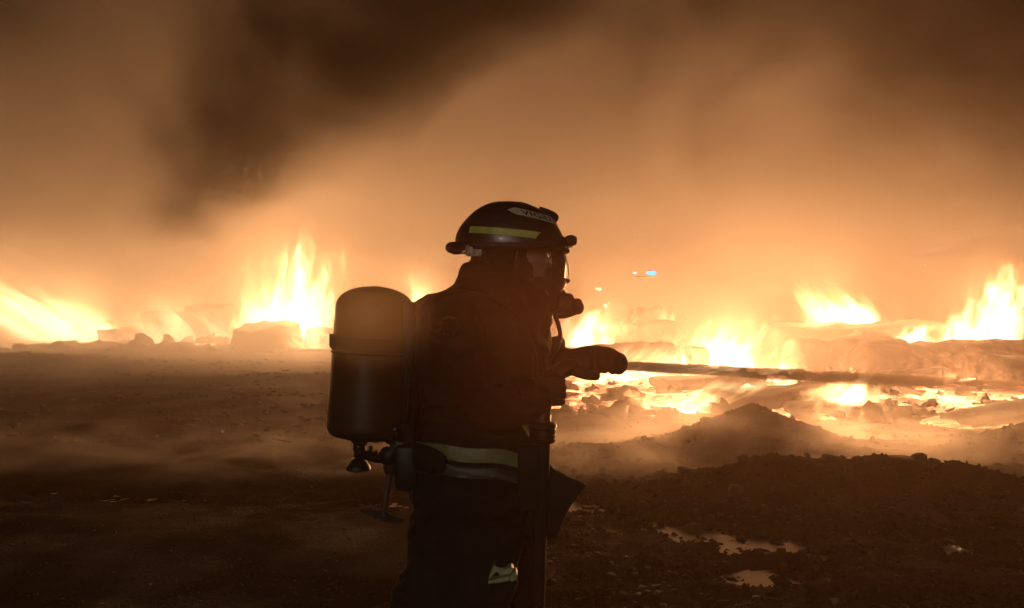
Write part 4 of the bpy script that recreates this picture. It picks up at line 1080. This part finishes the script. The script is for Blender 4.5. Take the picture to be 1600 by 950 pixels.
# ------------------------------------------------------------ axe hanging from the belt
AX = thing('axe', Q(598, 1090), 'short fire axe hanging head down below the air cylinder valve', 'axe')
part('handle', AX, lambda bm: tube(bm, [Q(611, 728, -.10), Q(607, 752, -.11), Q(603, 776, -.12), Q(599, 806, -.125)], [.014, .013, .0125, .015], 14), M['wood'])
part('handle_pouch', AX, lambda bm: tube(bm, [Q(612, 722, -.10), Q(611, 732, -.10), Q(609, 742, -.105)], [.028, .029, .018], 16), M['leather'])
def head(bm):
    pts = [(560, 797), (575, 795), (592, 797), (606, 801), (620, 809), (632, 811), (629, 817), (612, 818), (594, 813), (580, 805), (566, 801)]
    a = [bm.verts.new(Q(x, y, -.138)) for x, y in pts]; b = [bm.verts.new(Q(x, y, -.110)) for x, y in pts]
    bm.faces.new(a); bm.faces.new(b[::-1])
    for i in range(len(pts)): bm.faces.new((a[i], b[i], b[(i + 1) % len(pts)], a[(i + 1) % len(pts)]))
    bmesh.ops.bevel(bm, geom=bm.edges[:], offset=.0025, segments=2, affect='EDGES')
part('axe_head', AX, head, M['dmetal'])

# ------------------------------------------------------------ hose, nozzle, water
HO = thing('fire_hose', Q(846, 1090), 'fire hose running down from the nozzle with a metal coupling at waist height', 'hose')
part('hose', HO, lambda bm: tube(bm, [Q(849, 640, -.20), Q(848, 690, -.20), Q(846, 760, -.21), Q(842, 850, -.24), Q(838, 960, -.28), P(828, 1050, -.32), P(800, 1078, -.34), P(730, 1079, -.36), P(600, 1079, -.40), P(380, 1079, -.5)], .027, 18), M['web'])
def coup(bm):
    lathe(bm, [(0, .030), (.004, .040), (.010, .045), (.014, .045), (.016, .042), (.020, .042), (.022, .046), (.030, .046), (.032, .043), (.036, .043), (.038, .047), (.048, .047),
               (.050, .044), (.054, .044), (.058, .050), (.070, .046), (.078, .034)], Q(848, 693, -.20), (0, 0, 1), 32)
part('coupling', HO, coup, M['dmetal'])
part('coupling_neck', HO, lambda bm: lathe(bm, [(0, .026), (.004, .030), (.052, .028), (.058, .033), (.075, .033), (.08, .026)], Q(848, 664, -.20), (0, 0, 1), 28), M['metal'])
NZ = thing('nozzle', Q(870, 1090), 'branch nozzle held between both gloved hands, spraying to the right', 'nozzle')
part('nozzle_body', NZ, lambda bm: tube(bm, [Q(849, 640, -.20), Q(850, 615, -.19), Q(858, 590, -.14), Q(880, 575, -.05), Q(905, 569, 0)], [.026, .022, .024, .026, .025], 18), M['dmetal'])
part('barrel', NZ, lambda bm: lathe(bm, [(0, .024), (.05, .026), (.12, .024), (.17, .023), (.176, .024), (.182, .018), (.184, .006)], Q(900, 569, 0), (1, 0, -.03), 24), M['dmetal'])
def water_jet():
    k = N('water_spray')
    X = k.n('SeparateXYZ', i_0=k.n('NewGeometry').outputs['Position']).outputs[0]
    dd = k.math('ADD', k.math('MULTIPLY', k.math('POWER', 2.718, k.math('MULTIPLY', X, -1.3)), 130.0), 6.5)
    p = k.n('VolumePrincipled', i_Color=(.50, .37, .28, 1), i_Density=dd, i_Anisotropy=.5)
    m = k.vol(p.outputs[0])
    bm = bmesh.new(); n, mm = 260, 20; rings = []
    a = P(976, 571.5); b = W(1800, 622, 8.5)
    for i in range(n + 1):
        t = i / n; c = a.lerp(b, t); c.z += .05 * 4 * t * (1 - t) * .25
        r = .0185 + .062 * t ** .9
        rg = []
        for j in range(mm):
            q = 2 * pi * j / mm
            rr = r * (1 + (.08 + .35 * t) * mn.noise(Vector((t * 22, cos(q) * 1.3, sin(q) * 1.3))) + .10 * t * mn.noise(Vector((t * 90, cos(q) * 3, sin(q) * 3))))
            rg.append(bm.verts.new(c + Vector((0, cos(q) * rr, sin(q) * rr))))
        rings.append(rg)
    for p_, q_ in zip(rings[:-1], rings[1:]):
        for j in range(mm): bm.faces.new((p_[j], p_[(j + 1) % mm], q_[(j + 1) % mm], q_[j]))
    bm.faces.new(rings[0][::-1]); bm.faces.new(rings[-1]); bmesh.ops.recalc_face_normals(bm, faces=bm.faces)
    o = from_bm('water_jet', bm, None, m); tag(o, 'long thin jet of water and spray shooting right from the nozzle', 'water jet')
JET_D = 20.0
water_jet()
